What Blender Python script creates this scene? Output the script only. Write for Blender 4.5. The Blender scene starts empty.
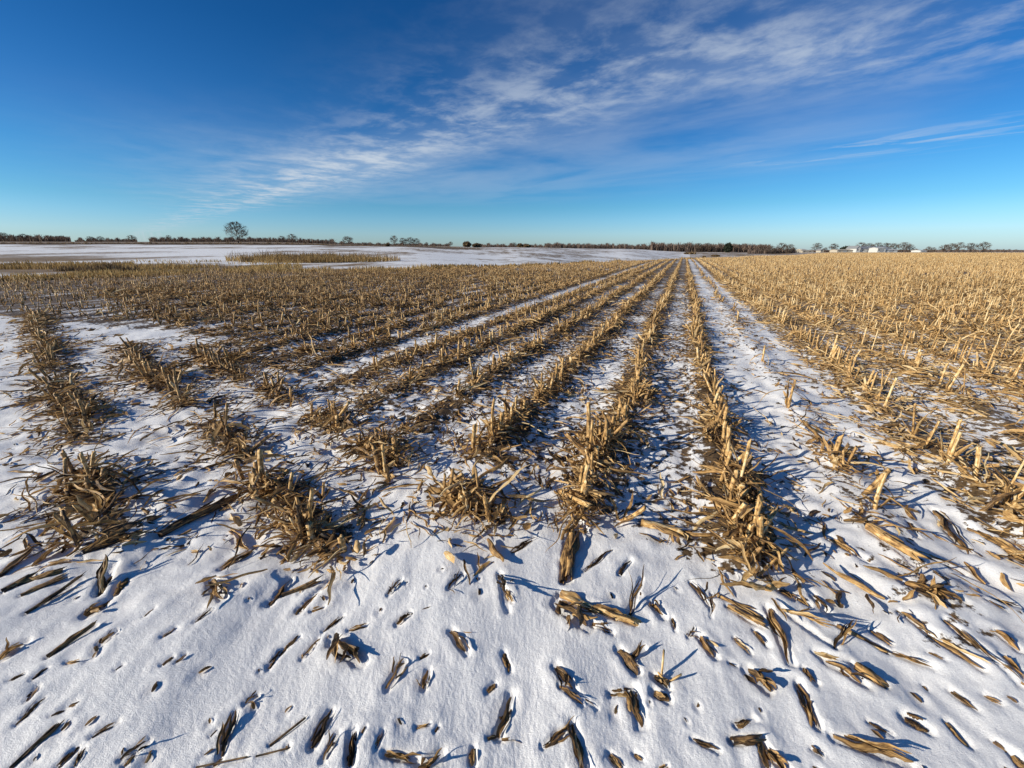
import bpy, math, random
import numpy as np
from mathutils import Vector

R = np.random.default_rng(11)
random.seed(5)
scene = bpy.context.scene
COL = scene.collection
PI = math.pi
CAMH, PITCH, FPX = 1.30, math.radians(18.6), 398.2
CT, ST = math.cos(PITCH), math.sin(PITCH)

# ------------------------------------------------------------------ projection
def ground_pt(px, py):
    a = (px - 512) / FPX; b = (384 - py) / FPX
    y = CT + b * ST; z = -ST + b * CT
    t = CAMH / -z
    return a * t, y * t

def project(x, y, z):
    zc = y * CT - (z - CAMH) * ST
    yc = y * ST + (z - CAMH) * CT
    zc = np.where(zc < .05, .05, zc)
    return 512 + FPX * x / zc, 384 - FPX * yc / zc, zc

# ------------------------------------------------------------------ noise
_perm = np.random.default_rng(3).permutation(512)
_perm = np.concatenate([_perm, _perm, _perm])
_g = np.random.default_rng(4).uniform(0, 2 * PI, 512)
_gx, _gy = np.cos(_g), np.sin(_g)
def perlin(x, y):
    xi = np.floor(x).astype(np.int64); yi = np.floor(y).astype(np.int64)
    fx = x - xi; fy = y - yi
    u = fx * fx * fx * (fx * (fx * 6 - 15) + 10); v = fy * fy * fy * (fy * (fy * 6 - 15) + 10)
    def g(ix, iy, dx, dy):
        h = _perm[_perm[ix & 511] + (iy & 511)]
        return _gx[h] * dx + _gy[h] * dy
    a = g(xi, yi, fx, fy); b = g(xi + 1, yi, fx - 1, fy)
    c = g(xi, yi + 1, fx, fy - 1); d = g(xi + 1, yi + 1, fx - 1, fy - 1)
    return (a + (b - a) * u + ((c + (d - c) * u) - (a + (b - a) * u)) * v) * 1.4
def fbm(x, y, o=4):
    s = 0; a = 1.; f = 1.
    for i in range(o):
        s = s + a * perlin(x * f + 17.3 * i, y * f + 9.1 * i); a *= .5; f *= 2.03
    return s
def sstep(a, b, x):
    t = np.clip((x - a) / (b - a), 0, 1); return t * t * (3 - 2 * t)

# ------------------------------------------------------------------ terrain
RADII = np.array([0, 20, 30, 40, 52, 60, 70, 85, 100, 120, 150, 190, 220, 260, 300, 400, 500, 600, 900, 1500, 3000, 9000.])
_prof = {
    -700: ([0, 40, 55, 80, 120, 170, 200, 260, 400, 600, 900, 3000, 9000], [0, 0, .1, .6, 1.9, 3.6, 4.5, 6.4, 10.2, 14, 16, 22, 22]),
    256: ([0, 40, 55, 80, 120, 170, 200, 260, 400, 600, 900, 3000, 9000], [0, 0, .1, .6, 1.8, 3.4, 4.2, 5.6, 8.6, 11.5, 13, 18, 18]),
    400: ([0, 40, 55, 80, 120, 170, 220, 300, 600, 900, 3000, 9000], [0, 0, 0, .3, 1.3, 2.6, 3.4, 4.3, 7.2, 9, 14, 14]),
    512: ([0, 30, 40, 60, 90, 130, 190, 260, 400, 600, 900, 3000, 9000], [0, 0, -.2, -.7, -.8, 0, 1.6, 2.8, 3.7, 4.7, 6, 9, 9]),
    620: ([0, 40, 52, 70, 100, 150, 220, 300, 400, 600, 900, 3000, 9000], [0, 0, -.1, -1, -2.2, -2, -.6, .9, 2.2, 3, 4, 6, 6]),
    690: ([0, 50, 68, 100, 150, 250, 350, 450, 600, 900, 3000, 9000], [0, 0, -.05, -1.5, -3, -3, -1.7, 0, 1.2, 1.5, 3, 3]),
    760: ([0, 60, 90, 130, 200, 300, 400, 600, 900, 3000, 9000], [0, 0, 0, -1, -2.5, -2, -1, .8, 1.2, 2, 2]),
    830: ([0, 60, 150, 190, 250, 350, 500, 900, 3000, 9000], [0, 0, 0, 0, -.3, -.5, -.4, .6, 1.2, 1.2]),
    1900: ([0, 60, 150, 190, 250, 350, 500, 900, 3000, 9000], [0, 0, 0, 0, -.3, -.5, -.4, .6, 1.2, 1.2]),
}
_KX = np.array([(p - 512) / 420 for p in _prof]); _KT = np.array([np.interp(RADII, *v) for v in _prof.values()])
def terrain(x, y):
    r = np.hypot(x, y)
    d = np.maximum(y, r * .45)
    k = np.clip(x / d, _KX[0], _KX[-1])
    ci = np.clip(np.searchsorted(_KX, k) - 1, 0, len(_KX) - 2)
    t = (k - _KX[ci]) / (_KX[ci + 1] - _KX[ci]); t = t * t * (3 - 2 * t)
    ri = np.clip(np.searchsorted(RADII, d) - 1, 0, len(RADII) - 2)
    q = (d - RADII[ri]) / (RADII[ri + 1] - RADII[ri])
    f = lambda c: _KT[c, ri] * (1 - q) + _KT[c, ri + 1] * q
    return f(ci) * (1 - t) + f(ci + 1) * t

# field layout: main rows run 22.4 deg right of the view, headland rows 50 deg left
A1 = math.radians(22.4); MV = (math.sin(A1), math.cos(A1)); PV = (math.cos(A1), -math.sin(A1))
A2 = math.radians(50); UV2 = (-math.sin(A2), math.cos(A2)); NV = (math.cos(A2), math.sin(A2))
SP = .70
def sm(x, y): return x * PV[0] + y * PV[1], x * MV[0] + y * MV[1]
def nu(x, y): return x * NV[0] + y * NV[1], x * UV2[0] + y * UV2[1]
def row_s(k):
    s = .36 + SP * k
    if k == -5: s += .17
    if k == -6: s -= .15
    return s
EDGE_PX = np.array([-900, 0, 100, 256, 400, 512, 600, 690, 740, 775, 830, 1900.])
EDGE_D = np.array([17, 18, 20.5, 25.5, 27, 35, 49, 68, 78, 120, 190, 195.])
def edge_d(x, y):
    r = np.hypot(x, y); d = np.maximum(y, r * .45)
    return np.interp(x / d * 420 + 512, EDGE_PX, EDGE_D), d

# ------------------------------------------------------------------ hand placed pieces of the snowy foreground
# crop offset, x0,y0,x1,y1 (quarter pixels), width (quarter px), kind L leaf H husk S stalk C crumpled, tint, label
def O(ox, oy, rows): return [((ox + a / 4, oy + b / 4, ox + c / 4, oy + d / 4), w / 4, k, t, l) for a, b, c, d, w, k, t, l in rows]
HAND = []
HAND += O(0, 576, [
 (575,160,620,125,14,'H',.25,'small brown husk sunk in the snow above the pair of holes at left'),
 (780,185,850,135,18,'L',.15,'dark leaf in a snow hole right of the shredded husk at lower left'),
 (650,245,700,212,18,'H',.2,'oval dark husk half buried between two snow hollows at left'),
 (650,360,690,330,24,'H',.25,'left one of the two round dark husks side by side in clean snow at left'),
 (705,350,740,318,22,'H',.15,'right one of the two round dark husks side by side in clean snow at left'),
 (465,380,490,360,14,'H',.15,'tiny dark husk below the crumpled orange leaf at lower left'),
 (405,270,460,225,34,'C',.5,'crumpled orange brown leaf beside a blue snow hollow at left'),
 (190,325,380,200,26,'S',.3,'long stalk piece under snow at the lower left litter patch'),
 (270,345,340,338,22,'H',.6,'tan husk at the low end of the snow covered stalk at left'),
 (130,415,185,370,22,'H',.2,'dark rounded husk near the left edge below the buried stalk'),
 (35,420,95,395,16,'L',.15,'short dark leaf close to the left edge of the snow'),
 (60,595,170,490,20,'L',.18,'dark forked leaf piece near the lower left edge'),
 (105,500,150,440,20,'L',.25,'upper stub of the dark forked leaf near the lower left edge'),
 (205,560,255,535,22,'H',.12,'dark wet husk in a dimple right of the forked leaf'),
 (40,765,225,600,22,'S',.12,'long dark stalk running out of the bottom left corner'),
 (235,768,300,700,34,'L',.12,'black wet leaf at the bottom edge right of the long dark stalk'),
 (370,650,470,590,22,'L',.2,'thin dark leaf under a snow lip near the bottom left'),
 (485,740,590,670,34,'C',.12,'dark curled leaf poking up at the bottom with a blue shadow'),
 (500,765,540,715,24,'L',.6,'orange leaf tip below the dark curled leaf at the bottom'),
 (880,720,940,540,34,'L',.15,'long dark pod shaped leaf lying alone in snow at lower left'),
 (840,640,865,615,12,'H',.2,'tiny dark flake left of the pod shaped leaf'),
 (785,765,985,730,10,'S',.3,'thin bare stalk along the bottom edge below the pod shaped leaf'),
 (980,505,1024,470,26,'C',.35,'small grey crumple right of the pod shaped leaf'),
 (845,10,890,90,50,'C',.4,'shredded husk bundle standing alone in snow at left'),
 (0,330,90,262,50,'C',.55,'tan crumpled leaf cut by the left edge'),
 (340,150,420,90,50,'C',.35,'crumpled leaf at the right end of the left litter patch'),
 (300,765,340,690,20,'L',.15,'small dark leaf right of the black wet leaf at the bottom'),
 (20,80,130,20,28,'S',.3,'stalk piece sloping up along the left edge litter'),
 (90,90,260,20,20,'S',.4,'weathered stalk parallel to the left litter patch'),
 (105,155,330,20,18,'S',.2,'longest dark stalk in the left litter patch'),
 (390,70,440,0,26,'L',.12,'dark leaf pointing up between two snow mounds at left'),
 (455,70,500,5,40,'H',.35,'broad brown husk next to a blue snow shadow at left'),
])
HAND += O(256, 576, [
 (45,355,100,285,26,'L',.35,'lower half of the bent leaf left of the big husk clump'),
 (95,290,170,232,24,'L',.25,'upper half of the bent leaf left of the big husk clump'),
 (180,320,245,245,18,'C',.55,'grey papery scrap beside the bent leaf'),
 (310,255,420,340,80,'C',.35,'big husk clump alone in the clean snow'),
 (370,210,440,190,22,'L',.2,'leaf tip sticking up above the big husk clump'),
 (265,210,345,150,18,'L',.25,'slim brown leaf above the big husk clump'),
 (220,130,265,115,24,'H',.5,'small tan husk under the fan of dark leaves at left'),
 (170,125,300,0,34,'L',.25,'long dark leaf sliding down from the stubble clump at left'),
 (50,100,130,0,34,'L',.2,'leftmost dark leaf fanning down from the stubble clump'),
 (100,60,230,20,26,'S',.35,'grey stalk under the fan of dark leaves'),
 (565,190,615,150,34,'C',.35,'brown crumple with a thin shadow tail in the middle snow'),
 (620,148,690,130,8,'S',.3,'thin twig to the right of the brown crumple'),
 (780,225,840,310,42,'C',.35,'shredded leaf scrap alone right of the brown crumple'),
 (525,455,595,345,40,'C',.45,'tan and black shredded leaf below the brown crumple'),
 (655,330,690,310,24,'H',.3,'small round husk left of a stubby grey stump'),
 (670,450,690,380,36,'C',.5,'grey papery stump with a blue shadow to its right'),
 (925,455,955,425,28,'H',.45,'single reddish husk flake in clean snow'),
 (990,305,1015,370,28,'H',.2,'dark oval husk below the shredded leaf scrap'),
 (970,630,1020,470,52,'C',.35,'long shredded leaf left of the folded dark leaf at the bottom'),
 (925,640,965,618,24,'H',.25,'small husk at the foot of the long shredded leaf'),
 (55,680,195,575,14,'S',.3,'thin tapering twig in the lower left snow'),
 (225,690,300,545,46,'L',.12,'wide blackish leaf folded in the lower snow'),
 (272,740,325,640,34,'C',.2,'crumpled scrap right of the wide blackish leaf'),
 (380,768,385,635,52,'L',.12,'dark tent shaped leaf at the bottom edge'),
 (480,700,510,632,20,'L',.2,'narrow dark curl right of the tent shaped leaf'),
 (425,640,440,615,18,'H',.2,'tiny husk left of the narrow dark curl'),
 (640,605,690,590,18,'L',.45,'small tan flake right of the narrow dark curl'),
 (715,620,728,600,18,'H',.2,'dark dot like husk right of the tan flake'),
 (515,715,640,735,40,'L',.5,'broad tan leaf along the bottom edge'),
 (650,768,740,712,60,'C',.35,'curly litter at the bottom next to the broad tan leaf'),
 (868,680,868,745,36,'H',.3,'round ribbed husk at the end of a blue shadow near the bottom'),
 (0,725,130,692,8,'S',.2,'thin twig at the lower left below the tapering twig'),
 (975,0,1005,140,36,'L',.12,'black curled leaf standing in snow left of the bent stalk'),
 (1000,60,1022,110,20,'L',.6,'tan tip behind the black curled leaf'),
 (530,75,580,20,24,'C',.25,'dark scrap below the middle stubble end'),
 (770,60,830,0,26,'C',.25,'dark leaf scrap at the snow edge of the middle stubble'),
])
HAND += O(512, 576, [
 (195,75,330,140,44,'S',.8,'pale upper half of the big bent stalk'),
 (325,135,485,180,46,'S',.65,'tan lower half of the big bent stalk'),
 (465,165,520,10,24,'L',.3,'dark leaf standing up from the tip of the big bent stalk'),
 (180,110,300,200,90,'C',.2,'crumbled dark litter under the big bent stalk'),
 (320,190,400,225,30,'C',.25,'small crumbs below the middle of the big bent stalk'),
 (430,290,500,380,52,'H',.3,'triangular folded husk in the middle snow'),
 (470,340,530,280,30,'L',.3,'raised wing of the triangular folded husk'),
 (560,110,605,160,42,'C',.3,'crumpled scrap right of the big bent stalk tip'),
 (640,165,655,215,16,'L',.3,'slim curl right of the crumpled scrap'),
 (175,365,245,450,50,'C',.25,'dark crumbly litter above two narrow leaves'),
 (190,440,275,512,26,'L',.45,'left narrow leaf below the crumbly litter'),
 (245,455,340,525,20,'L',.35,'right narrow leaf below the crumbly litter'),
 (395,462,490,452,34,'L',.45,'bent top of the wide folded leaf'),
 (480,450,520,582,76,'L',.3,'wide folded leaf with dark ribs in the middle snow'),
 (570,395,625,440,44,'C',.25,'crumpled core under the three pale sticks'),
 (570,460,620,485,50,'H',.2,'round cob butt below the three pale sticks'),
 (750,245,815,320,44,'C',.45,'twisted brown leaf with a dark shadow right of the sticks'),
 (705,240,735,215,18,'C',.4,'papery scrap left of the twisted brown leaf'),
 (890,245,955,300,22,'L',.7,'pale little leaf right of the twisted brown leaf'),
 (725,645,825,695,28,'L',.35,'slim brown leaf low in the right of the middle snow'),
 (900,595,970,565,34,'H',.45,'bean shaped husk above the stubby stalk piece'),
 (880,655,985,650,40,'S',.4,'stubby stalk piece under the bean shaped husk'),
 (1000,650,1022,765,46,'H',.6,'tan ribbed husk at the bottom edge right'),
 (125,670,245,595,34,'L',.3,'left arm of the roof shaped leaf at the bottom'),
 (245,585,300,768,50,'L',.3,'broad arm of the roof shaped leaf at the bottom'),
 (390,700,445,765,34,'L',.5,'greyish leaf right of the roof shaped leaf'),
 (492,697,520,722,22,'H',.25,'tiny oval husk in the bottom snow'),
 (950,375,1020,440,80,'C',.35,'ball of crumpled brown leaf at the right middle'),
 (715,30,785,120,24,'L',.15,'dark blade lying in snow below the right stubble pile'),
 (795,75,795,170,14,'L',.2,'thin dark blade upright in snow below the right stubble pile'),
 (820,85,1000,170,22,'S',.6,'upper tan stalk of the pair below the right stubble pile'),
 (860,130,1000,200,26,'S',.5,'lower tan stalk of the pair below the right stubble pile'),
 (975,215,1024,275,30,'L',.3,'dark edged leaf below the pair of tan stalks'),
 (870,340,900,355,16,'H',.2,'tiny dark husk at the tip of the long stick shadows'),
 (590,768,620,752,20,'L',.7,'pale leaf tip cut by the bottom edge'),
])
HAND += O(768, 576, [
 (0,140,90,345,46,'L',.45,'long split leaf below the right stubble pile'),
 (50,135,265,292,34,'L',.5,'long smooth leaf sloping down to a raised tip'),
 (262,288,325,212,26,'L',.2,'raised dark tip of the long smooth leaf'),
 (275,200,470,290,24,'S',.5,'near half of the long thin stalk with a small upright stub'),
 (460,285,660,365,28,'L',.5,'far half of the long thin stalk with a small upright stub'),
 (185,310,320,345,34,'L',.9,'pale straw leaf on top of the splintered bundle'),
 (230,345,380,428,50,'C',.4,'splintered dark bundle under the pale straw leaf'),
 (345,365,465,430,44,'S',.6,'grey stalk end at the right of the splintered bundle'),
 (125,425,195,598,48,'L',.4,'pointed leaf with a red brown rib in the lower right snow'),
 (412,205,490,268,28,'L',.2,'dark pointed scrap above the long thin stalk'),
 (530,155,640,240,40,'C',.5,'crumpled head of the long trailing leaf at right'),
 (640,235,850,380,44,'L',.5,'trailing tail of the crumpled leaf at right'),
 (640,310,700,342,22,'L',.3,'small leaf tucked left of the trailing leaf'),
 (700,192,1000,440,34,'L',.4,'longest brown blade sloping down at the right edge'),
 (545,40,700,110,80,'C',.5,'large leaf heap alone in the right snow'),
 (640,60,770,120,60,'C',.4,'ragged right end of the large leaf heap'),
 (905,235,1000,310,36,'C',.5,'twisted scrap with a stick shadow at the right edge'),
 (550,555,645,605,54,'H',.35,'rounded oval husk lower right'),
 (262,645,570,745,56,'L',.55,'large tan leaf with a torn middle near the bottom right'),
 (722,575,815,668,38,'H',.5,'tan edged husk right of the rounded oval husk'),
 (735,455,835,530,30,'L',.4,'narrow leaf above the tan edged husk'),
 (405,580,495,625,24,'L',.2,'dark leaf lying in shadow left of the rounded oval husk'),
 (865,475,930,512,18,'L',.45,'thin leaf at the right of the narrow leaf'),
 (905,655,960,692,26,'H',.3,'little brown husk near the bottom right corner'),
 (985,712,1024,760,46,'H',.5,'brown husk cut by the bottom right corner'),
 (0,690,70,765,70,'C',.6,'tangled pale litter at the bottom right of centre'),
 (180,80,240,140,36,'C',.35,'dark bow shaped scrap above the long smooth leaf'),
 (900,92,995,118,22,'L',.3,'dark flake at the right edge below the leaf heap'),
 (870,112,950,148,20,'L',.25,'lower dark flake at the right edge below the leaf heap'),
 (145,372,195,425,30,'C',.3,'small scrap left of the splintered bundle'),
 (930,335,1024,420,40,'L',.5,'broad brown leaf leaving at the right edge'),
 (180,690,215,710,20,'C',.2,'tiny crumb above the large tan leaf'),
 (625,425,645,445,14,'H',.2,'single dark crumb in the lower right snow'),
 (40,60,95,95,40,'C',.4,'papery tuft at the foot of the right stubble pile'),
 (115,90,165,112,34,'H',.4,'small round husk beside the papery tuft'),
 (715,170,760,200,20,'L',.2,'short dark slit of leaf below the leaf heap'),
])
HAND += O(768, 420, [
 (665,360,800,530,40,'L',.3,'long dark blade curving down in the right snow'),
 (300,410,440,440,60,'C',.45,'brown tuft in the gap left of the long dark blade'),
 (390,450,580,588,46,'S',.6,'pale split stalk below the brown tuft'),
 (245,480,390,568,34,'L',.35,'dark edged leaf pair left of the pale split stalk'),
 (600,545,790,610,30,'L',.4,'slim leaf above the large leaf heap'),
 (800,430,960,520,40,'L',.4,'brown blade at the right edge in the golden litter'),
 (900,480,1024,560,40,'S',.65,'pale stalk lying at the right edge'),
 (560,410,595,470,24,'L',.3,'small upright curl in snow near the long dark blade'),
])
HAND += O(0, 420, [
 (0,640,130,540,26,'S',.3,'dark stalk at the left edge below the leftmost stubble clump'),
 (80,670,240,620,36,'S',.45,'broad tan stalk at the foot of the leftmost stubble clump'),
 (180,600,330,570,30,'L',.7,'pale bowed leaf at the foot of the leftmost stubble clump'),
 (390,690,460,580,36,'L',.15,'dark leaf standing in snow right of the leftmost stubble clump'),
 (640,470,960,300,36,'S',.3,'long dark cane lying between the two left stubble clumps'),
 (340,545,560,470,34,'S',.2,'dark cane right of the leftmost stubble clump'),
 (880,590,1020,500,30,'L',.35,'grey leaf left of the second stubble clump'),
])
HAND += O(512, 420, [
 (515,420,690,460,44,'S',.75,'pale split stalk pointing left from the right stubble pile'),
 (640,450,830,490,30,'L',.6,'tan blade along the pale split stalk'),
 (925,590,1030,450,34,'S',.8,'stout pale stalk propped on the right stubble pile'),
 (190,290,305,460,30,'S',.65,'tan stalk leaning on the end of the row above the bent stalk'),
 (225,640,240,450,46,'S',.5,'thick stalk running straight up from the big bent stalk'),
 (200,650,215,500,28,'S',.35,'second thinner stalk beside the thick straight stalk'),
 (430,620,470,570,30,'H',.3,'small husk in the shade right of the thick straight stalk'),
 (285,610,400,530,14,'L',.3,'narrow leaf right of the thick straight stalk'),
 (0,540,90,475,20,'L',.3,'dark blade left of the thick straight stalk'),
 (460,768,525,625,26,'L',.3,'upper end of the dark leaf right of the bent stalk'),
])
HAND = [h for h in HAND if h[4] != 'upper end of the dark leaf right of the bent stalk']
PIECES = []
for (x0, y0, x1, y1), w, kind, tint, lab in HAND:
    a = np.array(ground_pt(x0, y0)); b = np.array(ground_pt(x1, y1)); c = (a + b) / 2
    zc = c[1] * CT + CAMH * ST
    L = float(np.hypot(*(b - a))); W = w / FPX * zc
    if kind in 'CH' and L < W: L = W * 1.1
    PIECES.append(dict(a=a, b=b, c=c, L=L, W=W, kind=kind, tint=tint, label=lab))
PA = np.array([p['a'] for p in PIECES]); PB = np.array([p['b'] for p in PIECES]); PW = np.array([p['W'] for p in PIECES])
# random little dimples with a flake in each
ND = 170
dk = R.uniform(-1.25, 1.25, ND); dd = .62 + 2.2 * R.uniform(0, 1, ND) ** 1.3
DIM = np.stack([dk * (dd * CT + .41) * 1.02, dd], 1)
DIMR = R.uniform(.006, .018, ND)

def micro(x, y):
    """snow relief near the camera (metres)"""
    r = np.hypot(x, y)
    f = np.clip(1.25 - r / 45, 0, 1)
    xr = x * .998 - y * .06; yr = y
    wx = xr + .05 * perlin(x * 2.1, y * 2.1); 
    z = .027 * perlin(wx * 1.7, yr * .9 + 3) + .0115 * perlin(wx * 4.6 + 5, yr * 2.3) + .0030 * perlin(wx * 13 + 2, yr * 3.6 + 7)
    nf = np.clip(1.4 - r / 8, 0, 1)
    z = z + nf * (.0008 * perlin(wx * 26, yr * 9) + .0006 * perlin(x * 48, y * 40) + .0008 * perlin(x * 110, y * 100))
    # rougher, drifted snow in the headland and among the rows
    n, u = nu(x, y); s, m = sm(x, y)
    rough = sstep(.9, 2.0, n) * .8 + sstep(.1, -1.3, x) * .85 * sstep(.85, 1.6, y)
    z = z + np.clip(rough, 0, 1.35) * nf * (.021 * perlin(wx * 4.3 + 9, yr * 6.5) + .011 * perlin(wx * 9.5, yr * 14))
    # low ridges under the stubble rows
    ph = (s - .36) / SP; dsr = (ph - np.round(ph)) * SP
    z = z + .035 * np.exp(-(dsr / .13) ** 2) * sstep(1.45, 1.9, n) * np.clip(1.2 - r / 30, 0, 1)
    return z * f
def dips(x, y):
    out = np.zeros_like(x)
    for i in range(len(PIECES)):
        a, b, w = PA[i], PB[i], PW[i]
        ext = w * 2 + .12
        lo = np.minimum(a, b) - ext; hi = np.maximum(a, b) + ext
        mk = np.nonzero((x > lo[0]) & (x < hi[0]) & (y > lo[1]) & (y < hi[1]))[0]
        if not len(mk): continue
        px, py = x[mk] - a[0], y[mk] - a[1]; d = b - a; l2 = d @ d + 1e-9
        t = np.clip((px * d[0] + py * d[1]) / l2, 0, 1)
        ds = np.hypot(px - t * d[0], py - t * d[1])
        wob = 1 + .35 * perlin(x[mk] * 30, y[mk] * 30)
        hw = w * .34 * wob
        dep = min(.0075, .002 + w * .16)
        out[mk] += -dep * (1 - sstep(hw * .7, hw * 1.15 + .006, ds)) + dep * .30 * (1 + perlin(x[mk] * 14 + i, y[mk] * 14)) * np.exp(-((ds - hw - .024) / .018) ** 2)
    for i in range(ND):
        cx, cy = DIM[i]; rr = DIMR[i] * 2.2
        mk = np.nonzero((abs(x - cx) < rr * 2.5) & (abs(y - cy) < rr * 2.5))[0]
        if len(mk):
            ds = np.hypot((x[mk] - cx) * 1.3, y[mk] - cy)
            out[mk] += -.004 * np.exp(-(ds / (rr * .7)) ** 2) + .001 * np.exp(-((ds - rr * 1.25) / (rr * .4)) ** 2)
    return out
def gz(x, y, dip=True):
    x = np.atleast_1d(np.asarray(x, float)); y = np.atleast_1d(np.asarray(y, float))
    z = terrain(x, y) + micro(x, y)
    if dip:
        nr = np.nonzero(np.hypot(x, y) < 5)[0]
        if len(nr): z[nr] += dips(x[nr], y[nr])
    return z

# ------------------------------------------------------------------ materials
def mat(name):
    m = bpy.data.materials.new(name); m.use_nodes = True
    nt = m.node_tree; nt.nodes.clear()
    return m, nt, nt.nodes, nt.links
def N(ns, t, **kw):
    n = ns.new(t)
    for k, v in kw.items():
        if k.startswith('i_'): n.inputs[k[2:].replace('_', ' ')].default_value = v
        else: setattr(n, k, v)
    return n
def math_n(ns, ls, op, a, b=None, c=None, clamp=False):
    n = ns.new('ShaderNodeMath'); n.operation = op; n.use_clamp = clamp
    for i, v in enumerate((a, b, c)):
        if v is None: continue
        if isinstance(v, (int, float)): n.inputs[i].default_value = v
        else: ls.new(v, n.inputs[i])
    return n.outputs[0]
def ramp(ns, ls, fac, stops):
    n = ns.new('ShaderNodeValToRGB'); e = n.color_ramp.elements
    while len(e) < len(stops): e.new(.5)
    for i, (p, c) in enumerate(stops):
        e[i].position = p; e[i].color = (*c, 1)
    ls.new(fac, n.inputs[0]); return n.outputs[0]
def mixc(ns, ls, fac, a, b, blend='MIX'):
    n = ns.new('ShaderNodeMix'); n.data_type = 'RGBA'; n.blend_type = blend
    for sock, v in ((n.inputs[0], fac), (n.inputs[6], a), (n.inputs[7], b)):
        if isinstance(v, (int, float)): sock.default_value = v
        elif isinstance(v, tuple): sock.default_value = (*v, 1)
        else: ls.new(v, sock)
    return n.outputs[2]

STRAW = [(0, (.030, .019, .011)), (.16, (.085, .052, .027)), (.38, (.245, .143, .060)), (.60, (.47, .28, .105)), (.82, (.64, .42, .175)), (1, (.76, .61, .36))]
def straw_material(name, fiber, trans):
    m, nt, ns, ls = mat(name)
    at = N(ns, 'ShaderNodeAttribute', attribute_name='tint')
    uv = N(ns, 'ShaderNodeUVMap', uv_map='UVMap')
    mp = N(ns, 'ShaderNodeMapping'); ls.new(uv.outputs[0], mp.inputs[0]); mp.inputs['Scale'].default_value = (2.2, fiber, 1)
    n1 = N(ns, 'ShaderNodeTexNoise', i_Scale=1.0, i_Detail=3.0); ls.new(mp.outputs[0], n1.inputs['Vector'])
    mp2 = N(ns, 'ShaderNodeMapping'); ls.new(uv.outputs[0], mp2.inputs[0]); mp2.inputs['Scale'].default_value = (5, 3, 1)
    n2 = N(ns, 'ShaderNodeTexNoise', i_Scale=1.0, i_Detail=4.0); ls.new(mp2.outputs[0], n2.inputs['Vector'])
    t = math_n(ns, ls, 'MULTIPLY_ADD', n1.outputs[0], 1.9, -.95)
    t2 = math_n(ns, ls, 'MULTIPLY_ADD', n2.outputs[0], .9, -.45)
    v = math_n(ns, ls, 'ADD', math_n(ns, ls, 'ADD', at.outputs['Fac'], t), t2, clamp=True)
    col = ramp(ns, ls, v, STRAW)
    b = N(ns, 'ShaderNodeBsdfPrincipled'); b.inputs['Roughness'].default_value = .55
    b.inputs['Specular IOR Level'].default_value = .3
    ls.new(col, b.inputs['Base Color'])
    bp = N(ns, 'ShaderNodeBump', i_Strength=.35, i_Distance=.002); ls.new(n1.outputs[0], bp.inputs['Height']); ls.new(bp.outputs[0], b.inputs['Normal'])
    out = N(ns, 'ShaderNodeOutputMaterial')
    if trans:
        tr = N(ns, 'ShaderNodeBsdfTranslucent'); ls.new(col, tr.inputs[0])
        mx = N(ns, 'ShaderNodeMixShader'); mx.inputs[0].default_value = trans
        ls.new(b.outputs[0], mx.inputs[1]); ls.new(tr.outputs[0], mx.inputs[2]); ls.new(mx.outputs[0], out.inputs[0])
    else: ls.new(b.outputs[0], out.inputs[0])
    return m
M_LEAF = straw_material('dry_corn_leaf', 26, .22)
M_STALK = straw_material('dry_corn_stalk', 14, 0)

def simple(name, col, rough=.8, nscale=None, var=.35, obj=True):
    m, nt, ns, ls = mat(name)
    b = N(ns, 'ShaderNodeBsdfPrincipled', i_Roughness=rough); b.inputs['Specular IOR Level'].default_value = .25
    out = N(ns, 'ShaderNodeOutputMaterial'); ls.new(b.outputs[0], out.inputs[0])
    if nscale:
        tc = N(ns, 'ShaderNodeTexCoord'); n = N(ns, 'ShaderNodeTexNoise', i_Scale=nscale, i_Detail=4.0)
        ls.new(tc.outputs['Object'], n.inputs['Vector'])
        c = mixc(ns, ls, n.outputs[0], tuple(v * (1 - var) for v in col), tuple(min(1, v * (1 + var)) for v in col))
        ls.new(c, b.inputs['Base Color'])
    else: b.inputs['Base Color'].default_value = (*col, 1)
    return m

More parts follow.
